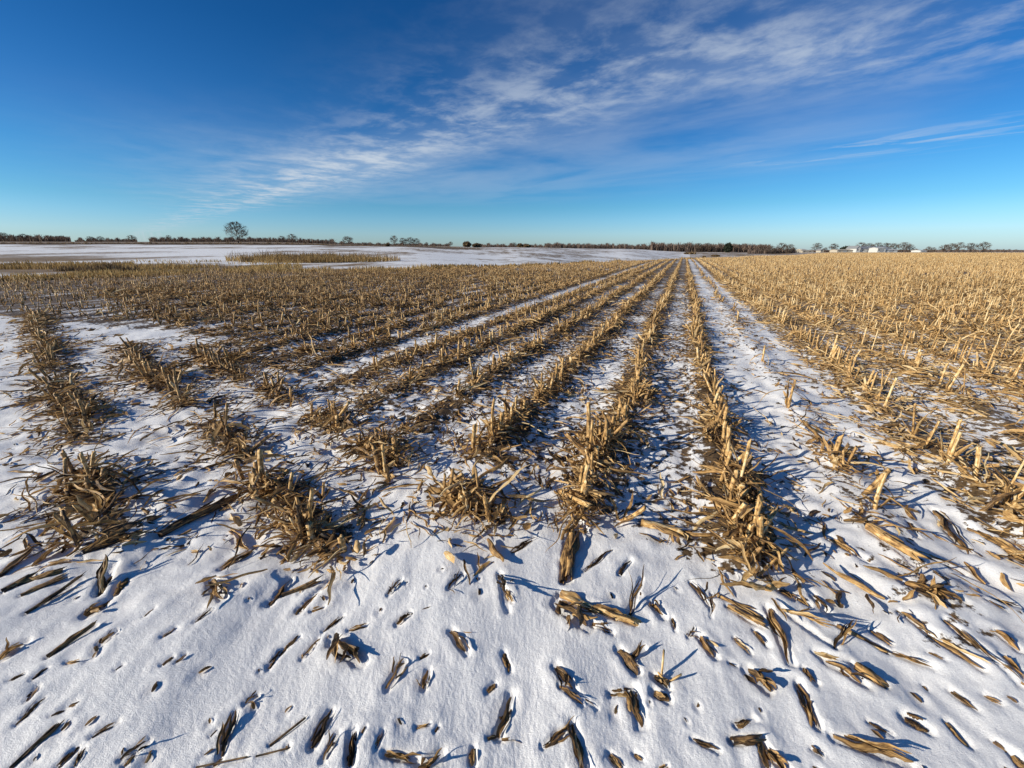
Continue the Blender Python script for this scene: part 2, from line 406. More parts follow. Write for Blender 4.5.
# ground
def ground_material():
    m, nt, ns, ls = mat('snowy_ground')
    tc = N(ns, 'ShaderNodeTexCoord'); P = tc.outputs['Object']
    at = lambda n: N(ns, 'ShaderNodeAttribute', attribute_name=n).outputs['Fac']
    snow, straw, fine = at('snow'), at('straw'), at('fine')
    def noise(scale, det=4, rough=.5, vec=None):
        n = N(ns, 'ShaderNodeTexNoise', i_Scale=scale, i_Detail=det, i_Roughness=rough); ls.new(vec or P, n.inputs['Vector']); return n.outputs[0]
    # patchiness at two scales, chosen by the "fine" attribute (near = small patches)
    na = noise(16, 5, .62); nb = noise(1.1, 6, .65)
    mp = N(ns, 'ShaderNodeMapping'); ls.new(P, mp.inputs[0]); mp.inputs['Scale'].default_value = (.5, .11, 1)
    nc = noise(1, 6, .65, mp.outputs[0])
    nmix = mixc(ns, ls, fine, mixc(ns, ls, .5, nb, nc), na)
    v = math_n(ns, ls, 'ADD', snow, math_n(ns, ls, 'MULTIPLY_ADD', nmix, 2.2, -1.1))
    mr = N(ns, 'ShaderNodeMapRange', interpolation_type='SMOOTHSTEP'); ls.new(v, mr.inputs[0]); ls.new(math_n(ns, ls, 'MULTIPLY_ADD', fine, .18, .24), mr.inputs[1]); ls.new(math_n(ns, ls, 'MULTIPLY_ADD', fine, -.18, .76), mr.inputs[2])
    sm_ = mr.outputs[0]
    n3 = noise(60, 4, .6); n4 = noise(.35, 4); n5 = noise(6, 4, .6)
    soil = ramp(ns, ls, n3, [(.25, (.032, .022, .014)), (.5, (.085, .055, .03)), (.75, (.20, .13, .065))])
    tan = ramp(ns, ls, math_n(ns, ls, 'ADD', math_n(ns, ls, 'ADD', math_n(ns, ls, 'MULTIPLY', n5, .4), math_n(ns, ls, 'MULTIPLY', n3, .35)), math_n(ns, ls, 'MULTIPLY', n4, .25)), [(.36, (.10, .062, .03)), (.5, (.27, .175, .078)), (.64, (.46, .32, .15))])
    dirt = mixc(ns, ls, straw, soil, tan)
    sn = mixc(ns, ls, noise(3, 5), (.86, .865, .87), (.94, .94, .94))
    sn = mixc(ns, ls, ramp(ns, ls, noise(330, 2, .6), [(.35, (.80, .80, .81)), (.62, (1, 1, 1))]), (0, 0, 0), sn) if False else mixc(ns, ls, 1.0, sn, ramp(ns, ls, noise(330, 2, .6), [(.35, (.84, .84, .85)), (.6, (1, 1, 1))]), 'MULTIPLY')
    col = mixc(ns, ls, sm_, dirt, sn)
    b = N(ns, 'ShaderNodeBsdfPrincipled', i_Roughness=.62); b.inputs['Specular IOR Level'].default_value = .3
    ls.new(col, b.inputs['Base Color'])
    g1 = noise(300, 3, .7); g2 = noise(90, 4, .6)
    h = math_n(ns, ls, 'ADD', math_n(ns, ls, 'MULTIPLY', g1, .0046), math_n(ns, ls, 'MULTIPLY', g2, .0035))
    h = math_n(ns, ls, 'ADD', h, math_n(ns, ls, 'MULTIPLY', sm_, .006))
    bp = N(ns, 'ShaderNodeBump', i_Strength=.55, i_Distance=1.0); ls.new(h, bp.inputs['Height']); ls.new(bp.outputs[0], b.inputs['Normal'])
    out = N(ns, 'ShaderNodeOutputMaterial'); ls.new(b.outputs[0], out.inputs[0])
    return m
M_GROUND = ground_material()
def grass_material(name, stops):
    m, nt, ns, ls = mat(name)
    at = N(ns, 'ShaderNodeAttribute', attribute_name='tint')
    col = ramp(ns, ls, at.outputs['Fac'], stops)
    b = N(ns, 'ShaderNodeBsdfPrincipled', i_Roughness=.7); b.inputs['Specular IOR Level'].default_value = .15; ls.new(col, b.inputs['Base Color'])
    tr = N(ns, 'ShaderNodeBsdfTranslucent'); ls.new(col, tr.inputs[0])
    mx = N(ns, 'ShaderNodeMixShader'); mx.inputs[0].default_value = .25; ls.new(b.outputs[0], mx.inputs[1]); ls.new(tr.outputs[0], mx.inputs[2])
    out = N(ns, 'ShaderNodeOutputMaterial'); ls.new(mx.outputs[0], out.inputs[0]); return m
M_GRASS = grass_material('dead_grass', [(0, (.07, .045, .025)), (.4, (.22, .14, .06)), (.7, (.42, .28, .11)), (1, (.60, .45, .21))])
M_WEED = grass_material('dead_weeds', [(0, (.06, .042, .028)), (.6, (.17, .115, .065)), (1, (.34, .24, .12))])
M_TWIG = grass_material('bare_twigs', [(0, (.07, .05, .042)), (.6, (.16, .115, .09)), (1, (.28, .21, .165))])
M_TWIG2 = grass_material('hazed_twigs', [(0, (.09, .07, .055)), (.6, (.19, .15, .12)), (1, (.30, .245, .195))])  # lighter than the other twigs: distance haze put into the colour
M_BARK = simple('bark', (.055, .042, .034), .9, 3)
M_DARK = grass_material('evergreen', [(0, (.022, .028, .02)), (.6, (.045, .055, .038)), (1, (.08, .09, .06))])
M_WHITE = simple('white_siding', (.52, .52, .50), .6, .6, .06)
M_ROOF = simple('grey_metal_roof', (.23, .24, .25), .5, .8, .15)
M_PALE = simple('cream_siding', (.42, .38, .31), .7, .6, .08)
M_GLASS = simple('dark_window', (.03, .035, .045), .15)
M_DOOR = simple('grey_door', (.30, .31, .32), .6)

# ------------------------------------------------------------------ mesh helpers
def tag(o, label=None, cat=None, group=None, kind=None):
    if label: o['label'] = label
    if cat: o['category'] = cat
    if group: o['group'] = group
    if kind: o['kind'] = kind
    return o
def np_mesh(name, V, F, material, tint=None, uv=None, smooth=True):
    """V (n,3); F (m,4) or (m,3) int array; tint per vertex; uv per vertex"""
    me = bpy.data.meshes.new(name)
    V = np.ascontiguousarray(V, np.float32); F = np.ascontiguousarray(F, np.int32)
    me.vertices.add(len(V)); me.vertices.foreach_set('co', V.ravel())
    k = F.shape[1]
    me.loops.add(F.size); me.loops.foreach_set('vertex_index', F.ravel())
    me.polygons.add(len(F)); me.polygons.foreach_set('loop_start', np.arange(0, F.size, k, dtype=np.int32))
    me.polygons.foreach_set('use_smooth', np.full(len(F), smooth))
    if uv is not None:
        l = me.uv_layers.new(name='UVMap'); l.data.foreach_set('uv', np.ascontiguousarray(uv[F.ravel()], np.float32).ravel())
    if tint is not None:
        a = me.attributes.new('tint', 'FLOAT', 'POINT'); a.data.foreach_set('value', np.ascontiguousarray(tint, np.float32))
    me.update(calc_edges=True); me.materials.append(material)
    return me
def link(name, me, parent=None, loc=None):
    o = bpy.data.objects.new(name, me); COL.objects.link(o)
    if parent: o.parent = parent
    if loc is not None: o.location = loc
    return o
def empty(name, loc):
    o = bpy.data.objects.new(name, None); COL.objects.link(o); o.location = loc; o.empty_display_size = .1; return o
def flat(V, F, T, U):
    """(N,n,3),(m,k) -> one mesh's arrays"""
    n = V.shape[1]; k = F.shape[1]
    FF = (F[None] + (np.arange(len(V)) * n)[:, None, None]).reshape(-1, k)
    return V.reshape(-1, 3), FF, T.reshape(-1), U.reshape(-1, 2)
def merge(parts):
    V, F, T, U = [], [], [], []; o = 0
    for v, f, t, u in parts:
        V.append(v); F.append(f + o); T.append(t); U.append(u); o += len(v)
    return np.concatenate(V), np.concatenate(F), np.concatenate(T), np.concatenate(U)

def strips(n, yaw, L, W, nl=10, nw=4, curl=1.0, bend=.3, tilt=0., twist=0., roll=0., side=0., tint=.5, taper=.6, rag=.12, rng=R):
    """n curled dry leaf strips from their origin; returns V (n,k,3), F, T (n,k), U (n,k,2)"""
    ar = lambda a: np.broadcast_to(np.asarray(a, float), (n,))[:, None]
    yaw, L, W, curl, bend, tilt, twist, roll, side, tint = map(ar, (yaw, L, W, curl, bend, tilt, twist, roll, side, tint))
    t = np.linspace(0, 1, nl + 1)[None]; v = np.linspace(-1, 1, nw + 1)
    phi = tilt + bend * (t - .0)
    phim = tilt + bend * (t - .5 / nl)
    dx = np.cos(phim) * L / nl; dz = np.sin(phim) * L / nl
    dx[:, 0] = 0; dz[:, 0] = 0
    cx = np.cumsum(dx, 1); cz = np.cumsum(dz, 1)
    cy = side * L * (t * t) + .03 * L * np.sin(t * 9 + rng.uniform(0, 6, (n, 1)))
    w = W * .5 * (np.clip(np.sin(PI * (.12 + .86 * t)), .02, 1) ** taper) * (1 + rng.normal(0, rag, (n, nl + 1)))
    w = np.maximum(w, W * .03)
    cu = np.maximum(np.abs(curl), .05) * np.sign(curl + 1e-6)
    ang = cu[:, :, None] * v[None, None] + rng.normal(0, rag * .5, (n, nl + 1, nw + 1))
    py = np.sin(ang) / np.abs(cu[:, :, None]) * w[:, :, None]
    pz = (1 - np.cos(ang)) / cu[:, :, None] * w[:, :, None] + rng.normal(0, .13, (n, 1, nw + 1)) * w[:, :, None]
    tw = (roll + twist * t)[:, :, None]
    py, pz = py * np.cos(tw) - pz * np.sin(tw), py * np.sin(tw) + pz * np.cos(tw)
    X = cx[:, :, None] - np.sin(phi)[:, :, None] * pz
    Z = cz[:, :, None] + np.cos(phi)[:, :, None] * pz
    Y = cy[:, :, None] + py
    c, s = np.cos(yaw)[:, :, None], np.sin(yaw)[:, :, None]
    V = np.stack([X * c - Y * s, X * s + Y * c, Z + 0 * X], -1).reshape(n, -1, 3)
    idx = np.arange((nl + 1) * (nw + 1)).reshape(nl + 1, nw + 1)
    F = np.stack([idx[:-1, :-1], idx[1:, :-1], idx[1:, 1:], idx[:-1, 1:]], -1).reshape(-1, 4)
    T = np.broadcast_to(tint + rng.normal(0, .05, (n, 1)), (n, V.shape[1])).copy()
    u = np.broadcast_to(t[:, :, None] * (L * 9)[:, :, None], (n, nl + 1, nw + 1)) + rng.uniform(0, 50, (n, 1, 1))
    vv = np.broadcast_to(v[None, None] * (W * 9)[:, :, None], (n, nl + 1, nw + 1)) + rng.uniform(0, 50, (n, 1, 1))
    return V, F, T, np.stack([u, vv], -1).reshape(n, -1, 2)

def canes(n, yaw, lean, H, rad, ns=7, nodes=True, tint=.6, bendk=0., flat_=1., rag=.25, rng=R, knob=1.):
    """n cut stalks growing from the origin along +Z, leaning by lean towards yaw"""
    ar = lambda a: np.broadcast_to(np.asarray(a, float), (n,))[:, None]
    yaw, lean, H, rad, tint, bendk = map(ar, (yaw, lean, H, rad, tint, bendk))
    if nodes:
        t = np.array([0, .10, .28, .31, .335, .36, .39, .6, .74, .765, .79, .82, .93, 1.0]); bul = np.array([1.25, 1.05, .97, 1.12, 1.28, 1.12, .98, .95, .96, 1.18, 1.15, .95, .95, .93]); bul = 1 + (bul - 1) * knob
    else:
        t = np.array([0, .33, .66, 1.]); bul = np.array([1.15, 1., 1., .93])
    nt_ = len(t); tt = t[None]
    phi = lean + bendk * tt
    cx = H * (np.sin(lean) * tt + bendk * .5 * tt * tt * np.cos(lean)); cz = H * (np.cos(lean) * tt - bendk * .5 * tt * tt * np.sin(lean))
    a = np.linspace(0, 2 * PI, ns, endpoint=False)
    r = rad[:, :, None] * bul[None, :, None] * (1 + .07 * rng.normal(0, 1, (n, 1, ns)))
    px = r * np.cos(a); py = r * np.sin(a) * flat_
    zo = np.zeros((n, nt_, ns)); zo[:, -1] = rng.normal(0, 1, (n, ns)) * rad * rag * 2 + np.cos(a)[None] * rad * rng.normal(0, .8, (n, 1))
    X = cx[:, :, None] + px * np.cos(phi)[:, :, None] + zo * np.sin(phi)[:, :, None]
    Z = cz[:, :, None] - px * np.sin(phi)[:, :, None] + zo * np.cos(phi)[:, :, None]
    Y = py + 0 * X
    # cap: recessed pith ring + centre
    cap = np.stack([X[:, -1].mean(1) - .4 * rad[:, 0] * np.sin(phi[:, -1]), Y[:, -1].mean(1), Z[:, -1].mean(1) - .4 * rad[:, 0] * np.cos(phi[:, -1])], -1)
    V = np.concatenate([np.stack([X, Y, Z], -1).reshape(n, -1, 3), cap[:, None]], 1)
    c, s = np.cos(yaw), np.sin(yaw)
    V = np.stack([V[..., 0] * c - V[..., 1] * s, V[..., 0] * s + V[..., 1] * c, V[..., 2]], -1)
    idx = np.arange(nt_ * ns).reshape(nt_, ns); nx = np.roll(idx, -1, 1)
    F = np.stack([idx[:-1], nx[:-1], nx[1:], idx[1:]], -1).reshape(-1, 4)
    C = np.stack([idx[-1], nx[-1], np.full(ns, nt_ * ns), np.full(ns, nt_ * ns)], -1)
    T = np.broadcast_to(tint, (n, V.shape[1])).copy()
    T = T + np.concatenate([np.repeat((bul > 1 + .1 * knob) * -.22 * knob + (t < .12) * -.12, ns), [.25]])[None] + rng.normal(0, .03, (n, 1))
    u = np.broadcast_to((tt * H * 9)[:, :, None], (n, nt_, ns)) + rng.uniform(0, 50, (n, 1, 1))
    v = np.broadcast_to((np.minimum(a, 2 * PI - a) * .11)[None, None], (n, nt_, ns)) + rng.uniform(0, 50, (n, 1, 1))
    U = np.stack([u, v], -1).reshape(n, -1, 2); U = np.concatenate([U, U[:, -1:]], 1)
    # the cap triangles are degenerate quads -> build as triangles mixed: split everything in triangles
    FT = np.concatenate([F[:, [0, 1, 2]], F[:, [0, 2, 3]], C[:, :3]])
    return V, FT, T, U

# ------------------------------------------------------------------ ground sheet
def build_ground():
    rs = [.35]
    while rs[-1] < 9000:
        r = rs[-1]
        q = 1.0058 if r < 4 else 1.011 if r < 14 else 1.018 if r < 120 else 1.03 if r < 900 else 1.12
        rs.append(r * q)
    rs = np.array(rs)
    az = np.radians(np.concatenate([np.linspace(-66, 66, 1050), np.linspace(69, 291, 60)]))
    na = len(az)
    RR, AA = np.meshgrid(rs, az, indexing='ij')
    x = (RR * np.sin(AA)).ravel(); y = (RR * np.cos(AA)).ravel()
    z = gz(x, y)
    r = RR.ravel()
    ed, d = edge_d(x, y); n, u = nu(x, y); s, m = sm(x, y)
    px = x / np.maximum(d, .1) * 420 + 512
    # how much snow
    ph = (s - .36) / SP; dsr = np.abs(ph - np.round(ph)) * SP
    field = sstep(1.35, 1.75, n + np.clip((u - 8) * .38, 0, 3.3))
    inrow = np.exp(-(dsr / .17) ** 2) * np.where(np.round(ph) == 1, .35, 1)
    big = perlin(x * .35, y * .35)
    dist = np.clip((r - 2) / 22, 0, 1)
    right = sstep(1.25, 1.75, s)
    between = np.where(s < .2, .66, .92) - .34 * dist + .22 * perlin(x * 1.1, y * 1.1 + 5) - right * sstep(2.3, 3.0, n) * (.34 + .12 * sstep(4, 14, m)) + .18 * big
    between = np.where((s > 2.85) & (s < 3.7) & (m < 9), between + .3, between)
    between = np.where((s > .55) & (s < 1.45), np.maximum(between, .84 - .2 * dist), between)
    between = np.where((s > -3.95) & (s < -3.15), np.maximum(between, .78 - .3 * dist), between)
    rowv = .28 - .25 * dist + .12 * right
    fs = between * (1 - inrow) + rowv * inrow
    snow = 1.25 * (1 - field) + fs * field
    snow -= (1 - field) * sstep(.3, -1.4, x) * .12 * (1 + big)
    for k, n0 in enumerate((-.03, .66, 1.25)):
        pres = headland_presence(k, u)
        g = np.exp(-((n - n0) / .13) ** 2) * pres * sstep(1.2, 1.5, r)
        snow = snow * (1 - .75 * g)
    straw = np.clip(.08 + .72 * sstep(6, 35, r) + .65 * right * sstep(2.5, 5, m), 0, .92) * (.55 + .45 * inrow)  # shade among litter and between rows put in as darker soil colour
    fine = 1 - sstep(8, 30, r)
    # far field edge and land beyond
    far = sstep(0, .03, (d - ed) / ed)
    mott = fbm(x * .055, y * .045, 5)
    sf = .68 + .46 * mott - .38 * (1 - sstep(60, 190, px)) * np.exp(-((d - 58 - 10 * mott) / 14) ** 2); sf = np.where(px > 420, np.maximum(sf, .55), sf)
    # tan strips in the snowy fields
    sf -= .9 * np.exp(-((d - ed * 1.06) / (ed * .06)) ** 2)
    slope = sstep(440, 600, px) * sstep(130, 260, d); sf -= .12 * slope * (.7 + mott)
    sf -= .15 * sstep(330, 480, px) * sstep(75, 130, d) * (1 - sstep(560, 640, px))
    road = np.exp(-((d - 178 - 8 * mott) / 9) ** 2) * (1 - sstep(440, 520, px)); sf -= 1.3 * road
    beyond = sstep(185, 200, d) * (1 - sstep(420, 520, px)); sf = sf * (1 - beyond) + .22 * beyond
    sf = np.where((px > 690) & (d > 100), .35 + .3 * mott, sf)
    lsn = (1 - sstep(110, 330, px)) 
    sf -= lsn * .9 * np.exp(-((d - 33 - 4 * mott) / 5) ** 2)
    sf = np.where(d > 700, .3, sf)
    snow = snow * (1 - far) + sf * far
    straw = straw * (1 - far) + far * np.clip(.75 - road * .7, 0, 1)
    idx = np.arange(len(rs) * na).reshape(len(rs), na); nx = np.roll(idx, -1, 1)
    F = np.stack([idx[:-1], idx[1:], nx[1:], nx[:-1]], -1).reshape(-1, 4)
    c = len(x)
    V = np.stack([x, y, z], 1)
    # inner fan closed by quads to a centre ring
    V = np.concatenate([V, np.stack([x[:na] * .02, y[:na] * .02, z[:na]], 1)])
    i0 = idx[0]; ic = np.arange(c, c + na)
    F = np.concatenate([F, np.stack([ic, i0, np.roll(i0, -1), np.roll(ic, -1)], -1)])
    me = np_mesh('ground', V, F[:, ::-1], M_GROUND)
    for nm, a in (('snow', snow), ('straw', straw), ('fine', fine)):
        at = me.attributes.new(nm, 'FLOAT', 'POINT'); at.data.foreach_set('value', np.concatenate([a, a[:na]]).astype(np.float32))
    tag(link('ground', me), 'snow covered ground of the harvested corn field running to the horizon', 'ground', kind='structure')

H_SPANS = [  # (u from, u to) present clumps along each headland row
    [(-.2 + 2.66, 3.35), (3.62, 5.55), (5.9, 9.5), (10.2, 12.2)],
    [(1.35, 2.9), (2.98, 3.6), (4.25, 5.9), (7.2, 11)],
    [(.95, 1.55), (1.75, 2.6), (2.75, 3.7), (4.9, 7.4), (8.6, 11)],
]
def calc_spans():
    def U(px, py): 
        x, y = ground_pt(px, py); return x * UV2[0] + y * UV2[1]
    H_SPANS[0] = [(U(100, 545), U(88, 468)), (U(86, 436), U(74, 376)), (U(70, 366), U(52, 336)), (U(46, 330), U(28, 316))]
    H_SPANS[1] = [(U(308, 562), U(262, 484)), (U(250, 462), U(216, 418)), (U(192, 402), U(138, 348))]
    H_SPANS[2] = [(U(474, 548), U(440, 500)), (U(402, 468), U(372, 440)), (U(330, 436), U(308, 414)), (U(298, 398), U(284, 384)), (U(262, 378), U(205, 348))]
calc_spans()
def headland_presence(k, u):
    p = np.zeros_like(u)
    for a, b in H_SPANS[k]:
        p = np.maximum(p, sstep(a - .12, a + .05, u) * (1 - sstep(b - .05, b + .12, u)))
    return p
build_ground()

# ------------------------------------------------------------------ stubble positions
ROWNAME = {0: 'row left of snowy track', -1: 'row above the big bent stalk', -2: 'third row left of snowy track',
           -3: 'fourth row left of snowy track', -4: 'fifth row left of snowy track', -5: 'sixth row left of snowy track',
           1: 'flattened row inside the snowy track', 2: 'first row right of snowy track', 3: 'second row right of snowy track',
           4: 'third row right of snowy track', 5: 'fourth row right of snowy track',
           'h0': 'leftmost slanting stubble row', 'h1': 'middle slanting stubble row', 'h2': 'right slanting stubble row'}
SX, SY, SR, SOFF = [], [], [], []
def add_stalks(x, y, rid): SX.append(x); SY.append(y); SR.extend([rid] * len(x))
for k in range(3):
    n0 = (-.03, .66, 1.25)[k]
    for a, b in H_SPANS[k]:
        uu = np.arange(a, b, .085); uu = uu + R.normal(0, .03, len(uu)); uu = uu[R.uniform(0, 1, len(uu)) < .85]
        nn = n0 + R.normal(0, .035, len(uu)) + .05 * np.sin(uu * 1.7 + k)
        add_stalks(nn * NV[0] + uu * UV2[0], nn * NV[1] + uu * UV2[1], 'h%d' % k)
for k in range(-70, 330):
    s0 = row_s(k)
    step = .085 if abs(k) < 10 else .10
    mm = np.arange(-30 if k < -8 else 0, 330, step)
    mm = mm + R.normal(0, step * .35, len(mm)); ss = s0 + R.normal(0, .022, len(mm)) + .05 * np.sin(mm * .7 + k * 1.3) * np.exp(-mm / 30) + .05 * perlin(mm * 1.1, mm * 0 + k * 7.7)
    x = ss * PV[0] + mm * MV[0]; y = ss * PV[1] + mm * MV[1]
    n, u = nu(x, y); ed, d = edge_d(x, y)
    nmin = 1.62 + .12 * math.sin(k * 2.3)
    if k <= -3: nmin = np.clip(2.0 + .2 * math.sin(k * 1.7) - (u - 8) * .38, -1.8, 2.2)
    if k == 1: nmin = 2.5
    if k in (2, 3): nmin = 2.38
    ok = (y > .8) & (n > nmin) & (d < ed * (1 + .02 * np.sin(x))) & (np.abs(x) < 1.36 * y + 2)
    keep = np.ones(len(x))
    keep *= np.where(d > 30, np.clip(30 / d, .10, 1) ** .95, 1)
    patch = perlin(x * 1.1, y * 1.1 + k * 3.1)
    if k == 1: keep *= np.where(patch > .12, .42, .03)
    else: keep *= np.where(patch < -.22, .22, .95)
    if k >= 2: keep *= .95
    ok &= R.uniform(0, 1, len(x)) < keep
    add_stalks(x[ok], y[ok], k)
# dense piles where the rows end, as in the foreground
PILES = [(90, 492, .10, .20, 'h0', 7), (84, 412, .12, .2, 'h0', 6), (265, 492, .11, .16, 'h1', 6), (302, 535, .10, .16, 'h1', 6), (168, 378, .14, .2, 'h1', 7), (238, 362, .15, .2, 'h2', 7),
         (385, 452, .12, .14, 'h2', 7), (466, 505, .12, .14, 'h2', 7), (330, 422, .12, .14, 'h2', 5), (592, 455, .12, .2, -1, 8), (582, 508, .09, .15, -1, 5), (738, 492, .11, .2, 0, 9), (748, 540, .11, .14, 0, 5), (716, 436, .10, .2, 0, 7),
         (505, 432, .12, .2, -2, 7), (635, 400, .11, .25, -1, 8), (838, 470, .08, .12, 1, 2), (875, 520, .06, .1, 1, 1)]
for px, py, ra, rb, rid, ns_ in PILES:
    x0, y0 = ground_pt(px, py); D_ = UV2 if isinstance(rid, str) else MV
    a_ = R.normal(0, rb * .6, ns_); b_ = R.normal(0, ra * .4, ns_)
    add_stalks(x0 + a_ * D_[0] + b_ * D_[1], y0 + a_ * D_[1] - b_ * D_[0], rid)
# a few lone stalks
for px, py in ((323, 497), (545, 330), (788, 410), (620, 520)):
    x, y = ground_pt(px, py); add_stalks(np.array([x]), np.array([y]), 'lone')
SX = np.concatenate(SX); SY = np.concatenate(SY); SR = np.array(SR, object)
NS = len(SX)
sd = np.hypot(SX, SY)
rightf = np.array([(isinstance(k, int) and k >= 2) for k in SR])
headf = np.array([isinstance(k, str) for k in SR])
SH = np.clip(R.normal(.165, .05, NS) + .075 * rightf - .01 * headf, .06, .40) * np.where(sd > 25, 1.0 + .10 * np.clip((sd - 25) / 60, 0, 1), 1)
SRAD = np.clip(R.normal(.0105, .0022, NS), .006, .017) * np.where(sd > 22, 1 + np.clip((sd - 22) / 65, 0, 1.8), 1)
SRAD[rightf] *= .8
SLEAN = np.abs(R.normal(0, .22, NS)); bl = R.uniform(0, 1, NS) < .22; SLEAN[bl] = R.uniform(.5, 1.25, bl.sum())
SLEAN[rightf & ~bl] *= .7
SYAW = R.uniform(-PI, PI, NS)
STINT = np.clip(R.normal(.62, .14, NS) + .12 * rightf - .11 * headf - .05 * (~rightf) * (SX < -2), .1, .95)
SZ = gz(SX, SY, False) - .012
spx, spy, szc = project(SX, SY, SZ + SH * .5)
inf = (spx > -6) & (spx < 1030) & (spy < 775) & (spy > 0)
size = np.where(inf, SH / szc, 0)
order = np.argsort(-size)
TOP = order[:296]
is_top = np.zeros(NS, bool); is_top[TOP] = True

ORD = 'first second third fourth fifth sixth seventh eighth ninth tenth eleventh twelfth thirteenth fourteenth fifteenth sixteenth seventeenth eighteenth nineteenth twentieth'.split()
cnt = {}
for i in sorted(TOP, key=lambda j: sd[j]):
    rid = SR[i]; h = SH[i]; rr = SRAD[i]
    v, f, t, uvv = canes(1, SYAW[i], SLEAN[i], h, rr, 9, True, STINT[i], R.normal(0, .15))
    o = link('corn_stalk', np_mesh('corn_stalk', v[0], f, M_STALK, t[0], uvv[0]), loc=(SX[i], SY[i], SZ[i]))
    c = cnt[rid] = cnt.get(rid, 0) + 1
    look = ('tall ' if h > .245 else 'short ' if h < .14 else '') + ('nearly flat' if SLEAN[i] > .9 else 'slanting' if SLEAN[i] > .45 else 'tilted' if SLEAN[i] > .2 else 'upright')
    tn = 'pale' if STINT[i] > .7 else 'brown' if STINT[i] < .42 else 'tan'
    if rid == 'lone':
        lab = f'{look} {tn} stalk standing by itself in snow ' + ('left of centre', 'among the middle rows', 'inside the snowy track', 'above the big bent stalk')[0 if spx[i] < 450 else 1 if spy[i] < 350 else 2 if spx[i] > 700 else 3]
        grp = 'stalks standing on their own'
    else:
        nm = ROWNAME.get(rid, 'rows farther to the ' + ('right' if isinstance(rid, int) and rid > 0 else 'left'))
        if rid in ROWNAME and c <= 20: lab = f'{look} {tn} stalk, {ORD[c-1]} from near end of {nm}'
        else: lab = f'{look} {tn} stalk farther along {nm}' if rid in ROWNAME else f'{look} {tn} stalk in {nm}'
        grp = 'cut stalks in ' + nm if rid in ROWNAME else lab
        if not (rid in ROWNAME and c <= 20): grp = lab
    tag(o, lab, 'corn stalk', grp)
    nl = int(R.integers(1, 4)) if sd[i] < 4.5 else int(R.integers(0, 2))
    for _ in range(nl):
        zb = h * R.uniform(.25, .8) * math.cos(SLEAN[i]); yw = R.uniform(-PI, PI)
        off = np.array([math.cos(SYAW[i]), math.sin(SYAW[i])]) * math.tan(min(SLEAN[i], 1.2)) * zb
        LL = zb * R.uniform(.9, 1.5) + .05
        if R.uniform() < .5:   # splintered upright sheath
            v, f, t, uvv = strips(1, yw, h * R.uniform(.5, 1.0), R.uniform(.014, .03), 8, 3, R.uniform(.6, 1.4), R.normal(-.25, .35), R.uniform(.95, 1.45), R.normal(0, .6), R.normal(0, .6), R.normal(0, .12), np.clip(R.normal(.6, .17), .1, .95))
            link('leaf', np_mesh('leaf', v[0], f, M_LEAF, t[0], uvv[0]), o, (math.cos(yw) * rr, math.sin(yw) * rr, .005)); continue
        v, f, t, uvv = strips(1, yw, LL, R.uniform(.016, .036), 9, 3, R.uniform(.5, 1.4), -R.uniform(.5, 1.3), R.uniform(-.5, .3), R.normal(0, .9), R.normal(0, .4), R.normal(0, .15), np.clip(R.normal(.52, .17), .1, .95))
        link('leaf', np_mesh('leaf', v[0], f, M_LEAF, t[0], uvv[0]), o, (off[0] + math.cos(yw) * rr * .8, off[1] + math.sin(yw) * rr * .8, zb))

# the rest of the stubble, one mass
rest = np.nonzero(~is_top)[0]
parts = []
def put(res, idx, lift=0.):
    V, F, T, U = res; V = V + np.stack([SX[idx], SY[idx], SZ[idx] + lift], 1)[:, None]
    V, F, T, U = flat(V, F, T, U)
    if F.shape[1] == 4: F = np.concatenate([F[:, [0, 1, 2]], F[:, [0, 2, 3]]])
    return V, F, T, U
nearr = rest[sd[rest] < 14]; midr = rest[(sd[rest] >= 14) & (sd[rest] < 45)]; farr = rest[sd[rest] >= 45]
parts.append(put(canes(len(nearr), SYAW[nearr], SLEAN[nearr], SH[nearr], SRAD[nearr], 6, False, STINT[nearr], R.normal(0, .12, len(nearr))), nearr))
for idx, ns in ((midr, 4), (farr, 3)):
    parts.append(put(canes(len(idx), SYAW[idx], SLEAN[idx], SH[idx], SRAD[idx], ns, False, STINT[idx], 0.), idx))
V, F, T, U = merge(parts)
tag(link('corn_stubble', np_mesh('corn_stubble', V, F, M_STALK, T, U)), 'cut corn stubble standing in long converging rows across the field', 'stubble', kind='stuff')
# leaves hanging on the stubble mass
parts = []
for idx, rep, nl, nw, wk in ((nearr, 4, 5, 2, 1.), (midr, 2, 3, 1, 1.2), (farr, 1, 3, 1, 1.9)):
    for _ in range(rep):
        m_ = len(idx); zb = SH[idx] * R.uniform(.15, .7, m_)
        up_ = R.uniform(0, 1, m_) < .45; zb = np.where(up_, .01, zb)
        res = strips(m_, R.uniform(-PI, PI, m_), np.where(up_, SH[idx] * R.uniform(.5, 1., m_), zb * 1.2 + R.uniform(.04, .12, m_) * wk ** .5), R.uniform(.014, .032, m_) * wk, nl, nw, R.uniform(.3, 1.2, m_), np.where(up_, R.normal(-.25, .35, m_), -R.uniform(.5, 1.3, m_)), np.where(up_, R.uniform(.8, 1.4, m_), R.uniform(-.5, .3, m_)), R.normal(0, .8, m_), R.normal(0, .5, m_), 0., np.clip(STINT[idx] + R.normal(-.06, .17, m_), .05, .95))
        parts.append(put(res, idx, 0) if False else (lambda r_, z_: put((r_[0] + np.stack([0 * z_, 0 * z_, z_], 1)[:, None], *r_[1:]), idx))(res, zb))
V, F, T, U = merge(parts)
tag(link('stubble_leaves', np_mesh('stubble_leaves', V, F, M_LEAF, T, U)), 'dry leaves hanging on the cut corn stubble rows', 'stubble leaves', kind='stuff')

